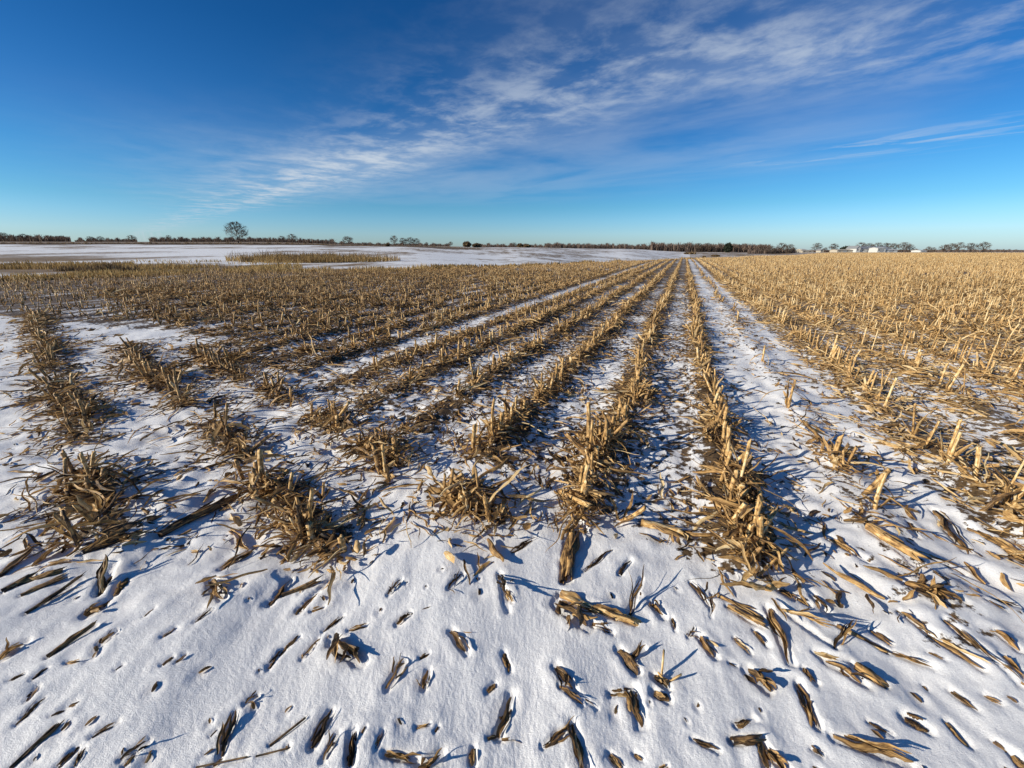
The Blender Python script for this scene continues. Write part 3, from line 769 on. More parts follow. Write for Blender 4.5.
# ------------------------------------------------------------------ loose litter
LX, LY, LROW, LZ = [], [], [], []
def add_litter(x, y, rid, lift): LX.append(x); LY.append(y); LROW.extend([rid] * len(x)); LZ.append(lift)
near_rows = [(k, 15) for k in range(-26, 24)]
for k, _ in near_rows:
    s0 = row_s(k)
    dens = 210 if k < 2 else 240
    if k == 1: dens = 60
    if k in (0, -1): dens = 150
    mm = np.concatenate([R.uniform(0, 9, int(9 * dens)), R.uniform(9, 26, int(17 * dens * .5))])
    sp = (.10 if k in (0, -1) else .135) if k < 2 else .15
    ss = s0 + R.normal(0, sp, len(mm)) + .05 * np.sin(mm * .7 + k * 1.3) * np.exp(-mm / 30) + .05 * perlin(mm * 1.1, mm * 0 + k * 7.7)
    x = ss * PV[0] + mm * MV[0]; y = ss * PV[1] + mm * MV[1]
    n, u = nu(x, y); ed, d = edge_d(x, y)
    pm = perlin(x * 1.1, y * 1.1 + k * 3.1)
    ok = (n > (1.45 if k < 2 else 2.25) + .1 * math.sin(k * 2.3)) & (y > .75) & (d < ed) & (np.abs(x) < 1.36 * y + 1) & (pm > (-.05 if k != 1 else .1) - R.uniform(0, .5, len(x)))
    g = np.exp(-((ss - s0) / .1) ** 2)
    add_litter(x[ok], y[ok], k, (R.uniform(0, .10, len(x)) * g * np.clip(.7 + pm, .2, 1.4) * (1 if k != 1 else .4))[ok])
for k in range(3):
    n0 = (-.03, .66, 1.25)[k]
    for a, b in H_SPANS[k]:
        uu = np.clip(R.normal((a + b) / 2, (b - a) * .36 + .05, int((b - a + .2) * 300)), a - .12, b + .12); nn = n0 + R.normal(0, .15, len(uu)) + .05 * np.sin(uu * 1.7 + k)
        x = nn * NV[0] + uu * UV2[0]; y = nn * NV[1] + uu * UV2[1]
        g = np.exp(-((nn - n0) / .1) ** 2)
        add_litter(x, y, 'h%d' % k, R.uniform(0, .10, len(uu)) * g)
for px, py, ra, rb, rid, ns_ in PILES:
    x0, y0 = ground_pt(px, py); D_ = UV2 if isinstance(rid, str) else MV; q = int(105 * ns_ / 6)
    a_ = np.clip(R.normal(0, rb * .75, q), -rb * 1.2, rb * 1.2); b_ = np.clip(R.normal(0, ra * .6, q), -ra * 1.1, ra * 1.1); g = np.exp(-(a_ / rb) ** 2 - (b_ / ra) ** 2)
    add_litter(x0 + a_ * D_[0] + b_ * D_[1], y0 + a_ * D_[1] - b_ * D_[0], rid, R.uniform(0, .12, q) * g)
# scattered between the rows and over the headland
def scatter(nm, xr, yr, cnt_, cond, rid):
    x = R.uniform(*xr, cnt_); y = R.uniform(*yr, cnt_); ok = cond(x, y) & (np.abs(x) < 1.36 * y + 1) & (y > .7)
    add_litter(x[ok], y[ok], rid, np.zeros(ok.sum()))
cl = lambda x, y, t=0.: perlin(x * 1.3 + 4, y * 1.3) + .5 * perlin(x * 4, y * 4) > t
def fieldc(x, y): n, u = nu(x, y); ed, d = edge_d(x, y); return (n > 1.6) & (d < ed)
scatter('b', (-20, 26), (1, 12), 60000, lambda x, y: fieldc(x, y) & cl(x, y, -.12) & (sm(x, y)[0] < 1.4), 'between')
scatter('b', (-20, 4), (1, 7), 26000, lambda x, y: fieldc(x, y) & cl(x, y, -.1) & (sm(x, y)[0] < .3), 'between')
scatter('b', (.5, 40), (.9, 22), 150000, lambda x, y: fieldc(x, y) & cl(x, y, -.15) & (sm(x, y)[0] > 1.45) & (nu(x, y)[0] > 2.6), 'right')
scatter('b', (1.5, 10), (1.2, 7), 9500, lambda x, y: fieldc(x, y) & cl(x, y, -.2) & (sm(x, y)[0] > 1.5) & (nu(x, y)[0] > 2.45), 'right')
scatter('b', (.5, 9), (1.25, 4), 1100, lambda x, y: fieldc(x, y) & cl(x, y, -.1) & (sm(x, y)[0] > .6), 'between')
scatter('h', (-9, 1), (1.2, 8), 9000, lambda x, y: (nu(x, y)[0] < 1.8) & (nu(x, y)[0] > -1.2) & cl(x, y, .05) & (y - .12 * np.abs(x) > 1.15), 'headland')
LX = np.concatenate(LX); LY = np.concatenate(LY); LZ = np.concatenate(LZ); LROW = np.array(LROW, object)
_px, _py, _ = project(LX, LY, 0 * LX); _ok = (_py < 572) | (_px < -60) | ((_px > 690) & (_py < 610)) | (_px > 1090)
LX, LY, LZ, LROW = LX[_ok], LY[_ok], LZ[_ok], LROW[_ok]
NL = len(LX); ld = np.hypot(LX, LY)
LR = np.array([(r == 'right' or (isinstance(r, int) and r >= 2)) for r in LROW])
inrow = np.array([not (r in ('between', 'right', 'headland')) for r in LROW])
LL = np.clip(R.lognormal(math.log(.085), .55, NL), .025, .30) * np.where(inrow, 1.15, np.where(LR, 1.1, .8))
LW = np.clip(R.lognormal(math.log(.014), .5, NL), .004, .042)
LT = np.clip(R.normal(.54, .23, NL) + .20 * LR - .12 * (LROW == 'between') - .07 * np.array([isinstance(r, str) and r[0] == 'h' for r in LROW]) - .05 * (LX < -2), .05, .98)
LYAW = R.uniform(-PI, PI, NL)
b_ = ~inrow; LYAW[b_] = math.radians(90) + R.normal(0, .75, b_.sum()) + np.where(LX[b_] > 1, -.2, 0)
LL = np.where(LROW == 'headland', np.minimum(LL, .09), LL)
LTILT = np.where(inrow, R.normal(.10, .30, NL), R.normal(.05, .1, NL)); LBEND = R.normal(-.15, .3, NL) - LTILT * .7
LCURL = R.uniform(.4, 2.0, NL) * np.where(R.uniform(0, 1, NL) < .5, 1, -1)
lz = gz(LX, LY) + LZ + .004 + np.where(LCURL < 0, LW * .35, 0)
lpx, lpy, lzc = project(LX, LY, lz)
lin = (lpx > 0) & (lpx < 1024) & (lpy < 768)
lsize = np.where(lin, LL * LW ** .5 / lzc ** 1.5, 0)
lo = np.argsort(-lsize)
LTOP = lo[:210]; lt = np.zeros(NL, bool); lt[LTOP] = True
PLACE = {'between': 'snow between the rows', 'right': 'golden litter right of the snowy track', 'headland': 'rough snow among the slanting rows'}
def rowname(r):
    if r in PLACE: return PLACE[r]
    if r in ROWNAME: return ROWNAME[r]
    return 'rows farther to the ' + ('right' if r > 0 else 'left')
for i in LTOP:
    v, f, t, uvv = strips(1, LYAW[i], LL[i], LW[i], 9, 4, LCURL[i], LBEND[i], LTILT[i], R.normal(0, .9), R.normal(0, .4), R.normal(0, .12), LT[i])
    o = link('dry_leaf', np_mesh('dry_leaf', v[0], f, M_LEAF, t[0], uvv[0]), loc=(LX[i], LY[i], lz[i]))
    look = ('long' if LL[i] > .17 else 'short' if LL[i] < .09 else 'mid sized') + ' ' + ('pale' if LT[i] > .66 else 'dark' if LT[i] < .3 else 'tan')
    lab = f'{look} corn leaf lying in {rowname(LROW[i])}'
    tag(o, lab, 'corn leaf', lab)
parts = []
for sel, nl, nw in ((ld < 5, 6, 3), ((ld >= 5) & (ld < 12), 4, 2), (ld >= 12, 3, 1)):
    ix = np.nonzero(sel & ~lt)[0]; m_ = len(ix); k = 1. if nl == 6 else 1.15 if nl == 4 else 1.5
    V, F, T, U = strips(m_, LYAW[ix], LL[ix] * k, LW[ix] * k, nl, nw, LCURL[ix], LBEND[ix], LTILT[ix], R.normal(0, .8, m_), R.normal(0, .4, m_), R.normal(0, .12, m_), LT[ix])
    V = V + np.stack([LX[ix], LY[ix], lz[ix]], 1)[:, None]
    parts.append(flat(V, F, T, U))
# tiny flakes sitting in the dimples of the open snow
fz = gz(DIM[:, 0], DIM[:, 1]) + .003
V, F, T, U = strips(ND, R.normal(1.57, .6, ND), DIMR * 2.0, DIMR * .9, 4, 2, 1.2, -.3, .1, 0., R.normal(0, .4, ND), 0., R.uniform(.05, .45, ND))
parts.append(flat(V + np.stack([DIM[:, 0], DIM[:, 1], fz], 1)[:, None], F, T, U))
V, F, T, U = merge(parts)
tag(link('corn_residue', np_mesh('corn_residue', V, F, M_LEAF, T, U)), 'scattered shreds of dry corn leaf over the snow and along the rows', 'residue', kind='stuff')

# ------------------------------------------------------------------ hand placed pieces as things
CATS = {'L': ('dry_leaf', 'corn leaf'), 'H': ('corn_husk', 'corn husk'), 'S': ('stalk_piece', 'stalk piece'), 'C': ('crumpled_leaf', 'corn leaf')}
for p in PIECES:
    a, b, c, L, W, t0 = p['a'], p['b'], p['c'], p['L'], p['W'], p['tint'] - (.06 if p['kind'] != 'S' else 0)
    d = (b - a) / (np.hypot(*(b - a)) + 1e-9); yaw = math.atan2(d[1], d[0]); nm, cat = CATS[p['kind']]
    za, zb, zm = gz([a[0], b[0], c[0]], [a[1], b[1], c[1]])
    pitch = math.atan2(zb - za, max(L, .02))
    if p['kind'] == 'S':
        H = L * 1.02
        lean = PI / 2 - pitch
        raised = ('propped' in p['label'] or 'leaning' in p['label'])
        v, f, t, uv = canes(1, yaw, lean - (.35 if raised else .03), H, max(W * .34, .0025), 10, L > .08, t0, R.normal(0, .12), .8, .9, knob=.35)
        o = link(nm, np_mesh(nm, v[0], f, M_STALK, t[0], uv[0]), loc=(a[0], a[1], za + W * .3))
        if W > .012:
            for _ in range(3):
                v, f, t, uv = strips(1, yaw + R.normal(0, .1), L * R.uniform(.5, 1.05), W * R.uniform(.6, 1.0), 8, 3, -1.3, R.normal(-.1, .1), pitch + .05, R.normal(0, .5), R.normal(0, .6), R.normal(0, .05), np.clip(t0 + R.normal(.0, .2), .08, .95))
                q = d * L * R.uniform(.0, .3)
                link('sheath', np_mesh('sheath', v[0], f, M_LEAF, t[0], uv[0]), o, (q[0], q[1], W * .32))
    elif p['kind'] in 'LH':
        up = 'raised' in p['label'] or 'standing' in p['label'] or 'poking' in p['label']
        curl = R.uniform(.9, 1.9) * (1 if R.uniform() < .45 else -1)
        if p['kind'] == 'H': curl = -R.uniform(.8, 1.3)
        tl = pitch + (.55 if up else R.uniform(.03, .16)); bd = -.3 if up else -R.uniform(.1, .35)
        v, f, t, uv = strips(1, yaw, L * 1.05, W * (.95 if p['kind'] == 'H' else .72), 18, 7, curl, bd, tl, R.normal(0, .35), R.normal(0, .25), R.normal(0, .06), t0, .5 if p['kind'] == 'H' else .75, .15)
        o = link(nm, np_mesh(nm, v[0], f, M_LEAF, t[0], uv[0]), loc=(a[0], a[1], za + (W * .16 if curl < 0 else .0)))
        for _ in range(3 if p['kind'] == 'L' else 1):   # torn blades along the first
            if W < .010: break
            v, f, t, uv = strips(1, yaw + R.normal(0, .07), L * R.uniform(.5, .95), W * R.uniform(.25, .5), 12, 3, R.uniform(.6, 1.6) * (1 if R.uniform() < .5 else -1), R.normal(-.15, .12), tl + R.uniform(-.02, .12), R.normal(0, .6), R.normal(0, .6), R.normal(0, .06), np.clip(t0 + R.normal(.05, .24), .06, .95), .7, .18)
            q = d * L * R.uniform(-.03, .3) + np.array([-d[1], d[0]]) * W * R.uniform(-.4, .4)
            link('torn_blade', np_mesh('torn_blade', v[0], f, M_LEAF, t[0], uv[0]), o, (q[0], q[1], W * R.uniform(.05, .25)))
    else:
        v, f, t, uv = strips(1, yaw, L, W * .7, 10, 5, R.uniform(1, 2), -R.uniform(.4, 1.0), .35, R.normal(0, 1.), R.normal(0, .5), 0., t0)
        o = link(nm, np_mesh(nm, v[0], f, M_LEAF, t[0], uv[0]), loc=(a[0], a[1], za + .004))
        nb = 4 if W < .05 else 9
        for _ in range(nb):
            q = d * L * R.uniform(-.05, .7) + np.array([-d[1], d[0]]) * W * R.uniform(-.4, .4)
            v, f, t, uv = strips(1, yaw + R.normal(0, .7), max(.02, L * R.uniform(.3, .75)), max(.006, W * R.uniform(.15, .4)), 8, 3, R.uniform(.6, 1.8) * (1 if R.uniform() < .6 else -1), R.normal(-.6, .6), R.uniform(.0, .6), R.normal(0, 1.2), R.normal(0, .6), R.normal(0, .2), np.clip(t0 + R.normal(0, .17), .05, .95))
            link('torn_blade', np_mesh('torn_blade', v[0], f, M_LEAF, t[0], uv[0]), o, (q[0], q[1], R.uniform(0, .4) * W))
    tag(o, p['label'], cat)
# three pale sticks standing out of the snow
x, y = ground_pt(512 + 598 / 4, 576 + 410 / 4); z = gz([x], [y])[0]
for j, (yw, ln, h, lb) in enumerate(((1.2, .75, .085, 'upper pale stick standing in snow right of the folded husk'), (.15, 1.0, .06, 'right pale stick standing in snow by the round cob butt'), (2.6, .9, .05, 'left pale stick standing in snow right of the folded husk'))):
    v, f, t, uv = canes(1, yw, ln, h, .0035, 7, False, .75, 0., 1., .4)
    tag(link('broken_stick', np_mesh('broken_stick', v[0], f, M_STALK, t[0], uv[0]), loc=(x + .012 * j, y - .006 * j, z)), lb, 'stick', 'pale sticks in the snow')

# ------------------------------------------------------------------ dead grass, weeds
def blades(x, y, h, w, tint, rng=R):
    n = len(x); z = terrain(x, y) - .02; yw = rng.uniform(-PI, PI, n); ln = rng.normal(.25, .2, n)
    dx, dy = np.cos(yw), np.sin(yw); fx = rng.uniform(-PI, PI, n); wx, wy = np.cos(fx) * w / 2, np.sin(fx) * w / 2
    P = np.stack([x, y, z], 1)
    m1 = P + np.stack([dx * ln * h * .3, dy * ln * h * .3, h * .6], 1); tp = P + np.stack([dx * ln * h, dy * ln * h, h], 1)
    wv = np.stack([wx, wy, 0 * wx], 1)
    V = np.stack([P - wv, P + wv, m1 + wv * .8, m1 - wv * .8, tp + wv * .15, tp - wv * .15], 1)
    F = np.array([[0, 1, 2, 3], [3, 2, 4, 5]])
    T = np.repeat(tint[:, None], 6, 1)
    return flat(V, F, T, np.zeros((n, 6, 2)))
def region(n, px0, px1, d0, d1, thr=None, sc=.25):
    k = R.uniform((px0 - 512) / 420, (px1 - 512) / 420, n); d = R.uniform(d0, d1, n); x = k * d; y = d
    if thr is not None:
        ok = fbm(x * sc, y * sc, 3) > thr; x, y = x[ok], y[ok]
    return x, y
def grass(name, label, sets, m=M_GRASS):
    ps = []
    for (x, y), h0, h1, w, t0, t1 in sets:
        n = len(x); pn = .5 + .5 * fbm(x * .4, y * .4, 2)
        ps.append(blades(x, y, R.uniform(h0, h1, n) * (.35 + 1.0 * pn), R.uniform(w * .5, w * 1.4, n), np.clip(R.uniform(t0, t1, n) + .25 * (pn - .5), 0, 1)))
    V, F, T, U = merge(ps)
    tag(link(name, np_mesh(name, V, F, m, T, U)), label, 'grass', kind='stuff')
def island(n):
    k = R.normal(0, 1, n); t = R.normal(0, .45, n); t = t[np.abs(t) < 1]; n = len(t); d = 52 + 9 * R.uniform(-1, 1, n) * np.sqrt(1 - t * t) + 1.5 * t; px = 312 + 88 * t
    x = (px - 512) / 420 * d; return x, d
grass('tall_grass', 'island of tall tan dead grass in the snowy field at left', [(island(8000), .25, .85, .05, .35, .9), (island(2200), .7, 1.25, .045, .1, .5)])
def edgeband(n, px0, px1, a, b, thr=-.4):
    px = R.uniform(px0, px1, n); e = np.interp(px, EDGE_PX, EDGE_D); d = e * R.uniform(a, b, n); x = (px - 512) / 420 * d
    ok = fbm(x * .3, d * .3, 3) > thr; return x[ok], d[ok]
grass('verge_grass', 'strip of low tan grass along the far left edge of the field', [(edgeband(9000, -150, 460, .98, 1.10), .12, .35, .04, .4, .95), (edgeband(5000, 430, 700, .99, 1.07, -.2), .1, .45, .07, .3, .8),
      (region(8000, -150, 130, 29, 38, -.35), .2, .5, .05, .3, .8), (region(3500, 120, 300, 27, 33, -.1), .2, .5, .05, .4, .9), (region(1500, 120, 300, 40, 50, .2), .2, .4, .05, .4, .9)])
def shrub(px, d, wpx, h, label, n=420, name='weed_clump', m=M_WEED, cat='shrub', group='dead weeds at the far edge of the field'):
    x0 = (px - 512) / 420 * d; wd = wpx / 420 * d
    x = x0 + np.clip(R.normal(0, wd * .25, n), -wd * .5, wd * .5); y = d + R.normal(0, min(wd, 3) * .25, n)
    z0 = float(terrain(np.array([x0]), np.array([d]))[0])
    V, F, T, U = blades(x, y, R.uniform(.4, 1, n) * h, R.uniform(.015, .05, n) * (1 + d / 60), R.uniform(0, .9, n))
    V = V - np.array([x0, d, z0])
    tag(link(name, np_mesh(name, V, F, m, T, U), loc=(x0, d, z0)), label, cat, group)
for px, d, w, h, l in ((88, 25.5, 26, .75, 'dark brown weed clump at left end of the field edge'), (106, 26, 16, 1.0, 'tallest dead weed clump on the left field edge'), (122, 25.5, 22, .65, 'low weed clump right of the tallest one on the left field edge'),
                      (60, 27, 20, .6, 'leftmost thin weed clump on the field edge'), (150, 26, 16, .45, 'small weed clump nearest the tan grass on the field edge'), (246, 46, 10, .8, 'weed tuft at the left tip of the grass island')):
    shrub(px, d, w, h * .7, l, 150)

# ------------------------------------------------------------------ trees
def tree_mesh(seed, height, spread, levels=5, twig=.03, kids=(3, 4), fill=400):
    rg = random.Random(seed); segs = []; tr = []
    H = height; rx = .5 * H * spread; rz = .40 * H; cz = .60 * H
    def inside(p): return (p.x * p.x + p.y * p.y) / (rx * rx) + ((p.z - cz) / rz) ** 2 < 1.0 + .25 * math.sin(p.x * 19 / H + seed) * math.sin(p.y * 17 / H + p.z * 11 / H)
    def grow(p, d, ln, rad, lv):
        d = (d + Vector((rg.gauss(0, .14), rg.gauss(0, .14), rg.gauss(.04, .1)))).normalized()
        q = p + d * ln
        if lv > 1 and not inside(q): q = p + d * ln * .45
        (tr if lv == 0 else segs).append((p, q, rad, rad * .7))
        if lv >= levels: return
        for i in range(rg.randint(*kids)):
            aa = rg.uniform(0, 6.283); e1 = d.orthogonal().normalized(); e2 = d.cross(e1); a = rg.uniform(.25, .75)
            nd = d * math.cos(a) + (e1 * math.cos(aa) + e2 * math.sin(aa)) * math.sin(a)
            grow(p.lerp(q, rg.uniform(.55, 1.0)), nd, ln * rg.uniform(.55, .85), max(rad * .6, twig), lv + 1)
    p = Vector((0, 0, -.1 * H)); n_ = 6
    for i in range(n_):
        q = Vector((rg.gauss(0, .012) * H, rg.gauss(0, .012) * H, H * (.16 + .62 * i / n_))); r0 = .03 * H * (1 - i / n_ * .8)
        tr.append((p, q, r0, r0 * .85))
        for j in range(3 if i < n_ - 1 else 5):
            az = rg.uniform(0, 6.283); el = .25 + 1.0 * i / n_ + rg.gauss(0, .12)
            grow(p.lerp(q, rg.uniform(.7, 1)), Vector((math.cos(az) * math.cos(el), math.sin(az) * math.cos(el), math.sin(el))), H * (.24 - .09 * i / n_), max(r0 * .5, twig), 1)
        p = q
    ends = np.array([tuple(q) for _, q, _, _ in segs]); nr = np.random.default_rng(seed)
    v = nr.normal(0, 1, (fill, 3)); v /= np.linalg.norm(v, axis=1)[:, None]; v *= nr.uniform(.25, 1.0, (fill, 1)) ** .45
    pts = v * np.array([rx, rx, rz]) * (1 + .10 * np.sin(v[:, :1] * 5 + seed) * np.cos(v[:, 1:2] * 6 + v[:, 2:] * 4)) + np.array([0, 0, cz])
    for pt in pts:
        e = ends[np.argmin(((ends - pt) ** 2).sum(1))]; dv = pt - e; ln = np.linalg.norm(dv)
        if ln > 1e-4: segs.append((Vector(e), Vector(e + dv * min(1, .3 * H / ln)), twig, twig * .6))
    top = max(s[1].z for s in segs + tr); k = height / top
    def mk(ss, nm, m):
        V, F, T = [], [], []
        for p, q, a, b in ss:
            p = p * k; q = q * k; d = (q - p).normalized(); e = d.orthogonal().normalized(); g = d.cross(e); o = len(V); t = rg.uniform(0, 1)
            for c, r in ((p, a), (q, b)):
                for j in range(3):
                    an = j * 2.0944; V.append(c + (e * math.cos(an) + g * math.sin(an)) * r); T.append(t)
            F += [(o + j, o + (j + 1) % 3, o + 3 + (j + 1) % 3, o + 3 + j) for j in range(3)]
        V = np.array([tuple(v) for v in V]); return np_mesh(nm, V, np.array(F), m, np.array(T), np.zeros((len(V), 2)))
    return tr, segs, mk
TREES = []
def proto(seed, m, name='bare_tree', **kw):
    tr, segs, mk = tree_mesh(seed, **kw)
    root = empty(name, (0, 0, 0)); link('trunk', mk(tr, 'trunk', M_BARK), root); link('crown', mk(segs, 'crown', m), root)
    return root
def copy_tree(o):
    r = o.copy(); COL.objects.link(r)
    for ch in list(o.children):
        c = ch.copy(); COL.objects.link(c); c.parent = r
    return r
used = set()
def plant(pr, px, base_d, hpx, label, group, wide=1.0, sink=0.):
    first = pr.name not in used
    o = pr if first else copy_tree(pr)
    used.add(pr.name)
    x = (px - 512) / 420 * base_d; z = float(terrain(np.array([x]), np.array([base_d]))[0]) - sink
    h = hpx * base_d / 420
    o.location = (x, base_d, z); o.scale = (h * wide, h * wide, h); o.rotation_euler = (0, 0, random.uniform(0, 6.28))
    tag(o, label, 'tree', group); return o
big = proto(21, M_TWIG2, height=1., spread=1.1, levels=5, twig=.0030, kids=(3, 3), fill=900)
plant(big, 240, 199, 21, 'large lone bare tree with a round crown on the left horizon', 'trees along the horizon', 1.0)
P1 = [proto(s, M_TWIG if i % 2 else M_TWIG2, height=1., spread=1.1, levels=3, twig=.008, kids=(3, 3), fill=380) for i, s in enumerate((3, 8, 15))]
G = 'bare trees along the horizon'
TL = [ # px, distance, height px, width, label
 (816, 350, 9.5, 1.0, 'round bare tree left of the white barn, leftmost of two'), (833, 350, 9, 1.0, 'round bare tree left of the white barn, nearer to it'), (825, 360, 5, .9, 'small bare tree between two round ones left of the barn'),
 (771, 330, 8, 1.2, 'leftmost bare tree of the dark clump left of the farm'), (781, 335, 11, 1.0, 'tallest bare tree of the dark clump left of the farm'), (789, 330, 9.5, 1.0, 'rightmost bare tree of the dark clump left of the farm'), (762, 335, 6, 1.3, 'low bare tree at the left foot of the dark clump'),
 (860, 380, 10, 1.0, 'bare tree rising behind the left end of the white barn'), (868, 385, 9, 1.0, 'second bare tree behind the white barn roof'), (876, 385, 9.5, 1.0, 'third bare tree behind the white barn roof'), (885, 380, 9.5, 1.1, 'fourth bare tree behind the white barn roof'), (893, 385, 9, 1.0, 'bare tree behind the right end of the barn'),
 (903, 360, 10, 1.1, 'broad bare tree right of the white barn'), (909, 365, 8, 1.0, 'smaller bare tree touching the broad one right of the barn'),
 (928, 370, 6, .8, 'thin small bare tree right of the white shed'), (933, 365, 5, 1.0, 'low bushy tree right of the white shed'),
 (944, 360, 8, 1.2, 'left tree of the wide pair at right'), (951, 365, 9, 1.2, 'right tree of the wide pair at right'), (958, 360, 10, .8, 'slim tree joined to the wide pair at right'),
 (970, 350, 9.5, 1.2, 'round bare tree second from the right end'), (982.5, 350, 10.5, 1.0, 'round bare tree at the right end of the horizon'),
 (294, 300, 9, 1.1, 'reddish bare tree right of the lone big tree'), (284, 310, 7, 1.1, 'faint bare tree beside the reddish one'), (349, 300, 8.5, 1.3, 'wide bare tree in the middle of the left horizon'),
 (395, 310, 10, .8, 'tall thin bare tree left of a small group'), (404, 310, 8, 1.1, 'first tree of the small bare group left of centre'), (411, 310, 8.5, 1.1, 'second tree of the small bare group left of centre'), (417, 310, 7.5, 1.1, 'third tree of the small bare group left of centre'), (427, 310, 4, 1, 'tiny bare tree right of the small group'), (451, 330, 5, 1, 'tiny bare tree left of the dark bush'),
 (135, 330, 7, 1.2, 'bare tree on the left horizon above a pale field'), (94, 330, 6, 1.2, 'bare tree at a gap in the left woods'), (104, 330, 6, 1.1, 'second bare tree at a gap in the left woods'), (172, 330, 7, .8, 'thin bare tree above the left hedge'),
 (28, 400, 8, 1, 'bare tree standing out of the far left wood'), (8, 400, 9, 1.2, 'bare tree at the left edge of the picture'),
 (697, 420, 9, 1.1, 'bare tree in the centre wood left of the dark evergreen'), (707, 420, 9.5, 1, 'bare tree in the centre wood beside the dark evergreen'), (684, 430, 8.5, 1, 'bare tree near the end of the corn rows'), (514, 400, 5, 1.2, 'bare tree above the snowy slope'), (598, 450, 5, 1, 'thin bare tree in the low centre wood'),
]
for i, (px, d, h, w, l) in enumerate(TL): plant(P1[i % 3], px, d, h, l, G, w, .3)
# dense evergreens and bushes : leaf clumps
def bush(name, px, d, hpx, wpx, label, m, cat='bush', n=900):
    h = hpx * d / 420; w = wpx * d / 420 / 2
    v = R.normal(0, 1, (n, 3)); v /= np.linalg.norm(v, axis=1)[:, None]; v *= R.uniform(.35, 1, (n, 1)) ** .5 * (1 + .25 * perlin(v[:, :1] * 3, v[:, 1:2] * 3))
    c = v * np.array([w, w, h * .5]) + np.array([0, 0, h * .5])
    s = .055 * (h + w); e = R.normal(0, s, (n, 3)); g = R.normal(0, s, (n, 3))
    V = np.stack([c - e, c + g, c + e, c - g], 1)
    Vf, F, T, U = flat(V, np.array([[0, 1, 2, 3]]), np.repeat(R.uniform(0, 1, (n, 1)), 4, 1), np.zeros((n, 4, 2)))
    x = (px - 512) / 420 * d; z = float(terrain(np.array([x]), np.array([d]))[0])
    r = empty(name, (x, d, z)); link('crown', np_mesh('crown', Vf, F, m, T, U), r)
    tv, tf, tt, tu = canes(1, 0., 0., h * .6, max(.05, h * .04), 6, False, .2); link('trunk', np_mesh('trunk', tv[0], tf, M_BARK, tt[0], tu[0]), r)
    tag(r, label, cat)
bush('evergreen_tree', 727.5, 400, 8.5, 7, 'dark evergreen tree in the centre wood', M_DARK, 'tree')
bush('evergreen_tree', 846, 355, 5.5, 9, 'dark low evergreen just left of the white barn', M_DARK, 'tree')
bush('bush', 467, 240, 5, 8, 'dark round bush on the snowy slope left of centre', M_WEED)
bush('bush', 477, 245, 3.5, 9, 'low brown bush right of the dark round one', M_WEED)
bush('bush', 705, 190, 3.5, 3.5, 'small dark bush in the dip beyond the corn rows', M_WEED)
bush('bush', 716, 260, 1.8, 8, 'low dark bush at the foot of the centre wood', M_WEED)
bush('bush', 690, 330, 1.8, 11, 'flat dark bush on the pale slope below the centre wood', M_WEED)
bush('bush', 520, 300, 3.5, 6, 'left bush of the pair on the upper snow slope', M_WEED)
bush('bush', 527, 305, 3, 7, 'right bush of the pair on the upper snow slope', M_WEED)
bush('bush', 388, 180, 2.8, 4, 'small bush by the road on the left slope', M_WEED)

# far woods that read as one mass
def wood(name, label, segs_, m, dens=5.0):
    ps = []
    for px0, px1, d0, d1, h0, h1 in segs_:
        n = int((px1 - px0) * dens * 9)
        px = R.uniform(px0, px1, n); d = R.uniform(d0, d1, n); x = (px - 512) / 420 * d
        hh = (h0 + (h1 - h0) * np.clip(.5 + .9 * perlin(px * .22, d * 0 + px0) + .5 * perlin(px * .7, d * 0), 0, 1)) * d / 420
        h = hh * R.uniform(.45, 1.0, n) ** .6
        ps.append(blades(x, d, h, h * R.uniform(.05, .15, n), R.uniform(0, 1, n)))
    V, F, T, U = merge(ps)
    tag(link(name, np_mesh(name, V, F, m, T, U)), label, 'woodland', kind='stuff')
wood('left_woodland', 'dark far off wood along the left horizon', [(-260, 74, 420, 470, 3.5, 7.5), (78, 140, 410, 440, 1.5, 4.5), (152, 335, 390, 430, 2.2, 5.5), (330, 450, 370, 400, 1.2, 3.5)], M_TWIG)
wood('hedge', 'low dark hedge and ditch weeds along the far left road', [(-260, 330, 186, 190, .8, 2.0), (330, 480, 186, 190, .4, 1.4)], M_WEED, 3)
wood('centre_woodland', 'dark far off wood behind the snowy slope in the middle', [(480, 560, 430, 480, 1.8, 4.5), (545, 660, 450, 500, 3.0, 6.0), (650, 770, 420, 470, 5.0, 9.5), (748, 795, 330, 360, 3, 6)], M_TWIG)
wood('right_woodland', 'low far off trees and hedges behind the farm at right', [(790, 850, 360, 380, 1.5, 3.2), (850, 1010, 390, 420, 1.5, 3.4), (985, 1300, 420, 470, 1.0, 2.6)], M_TWIG)

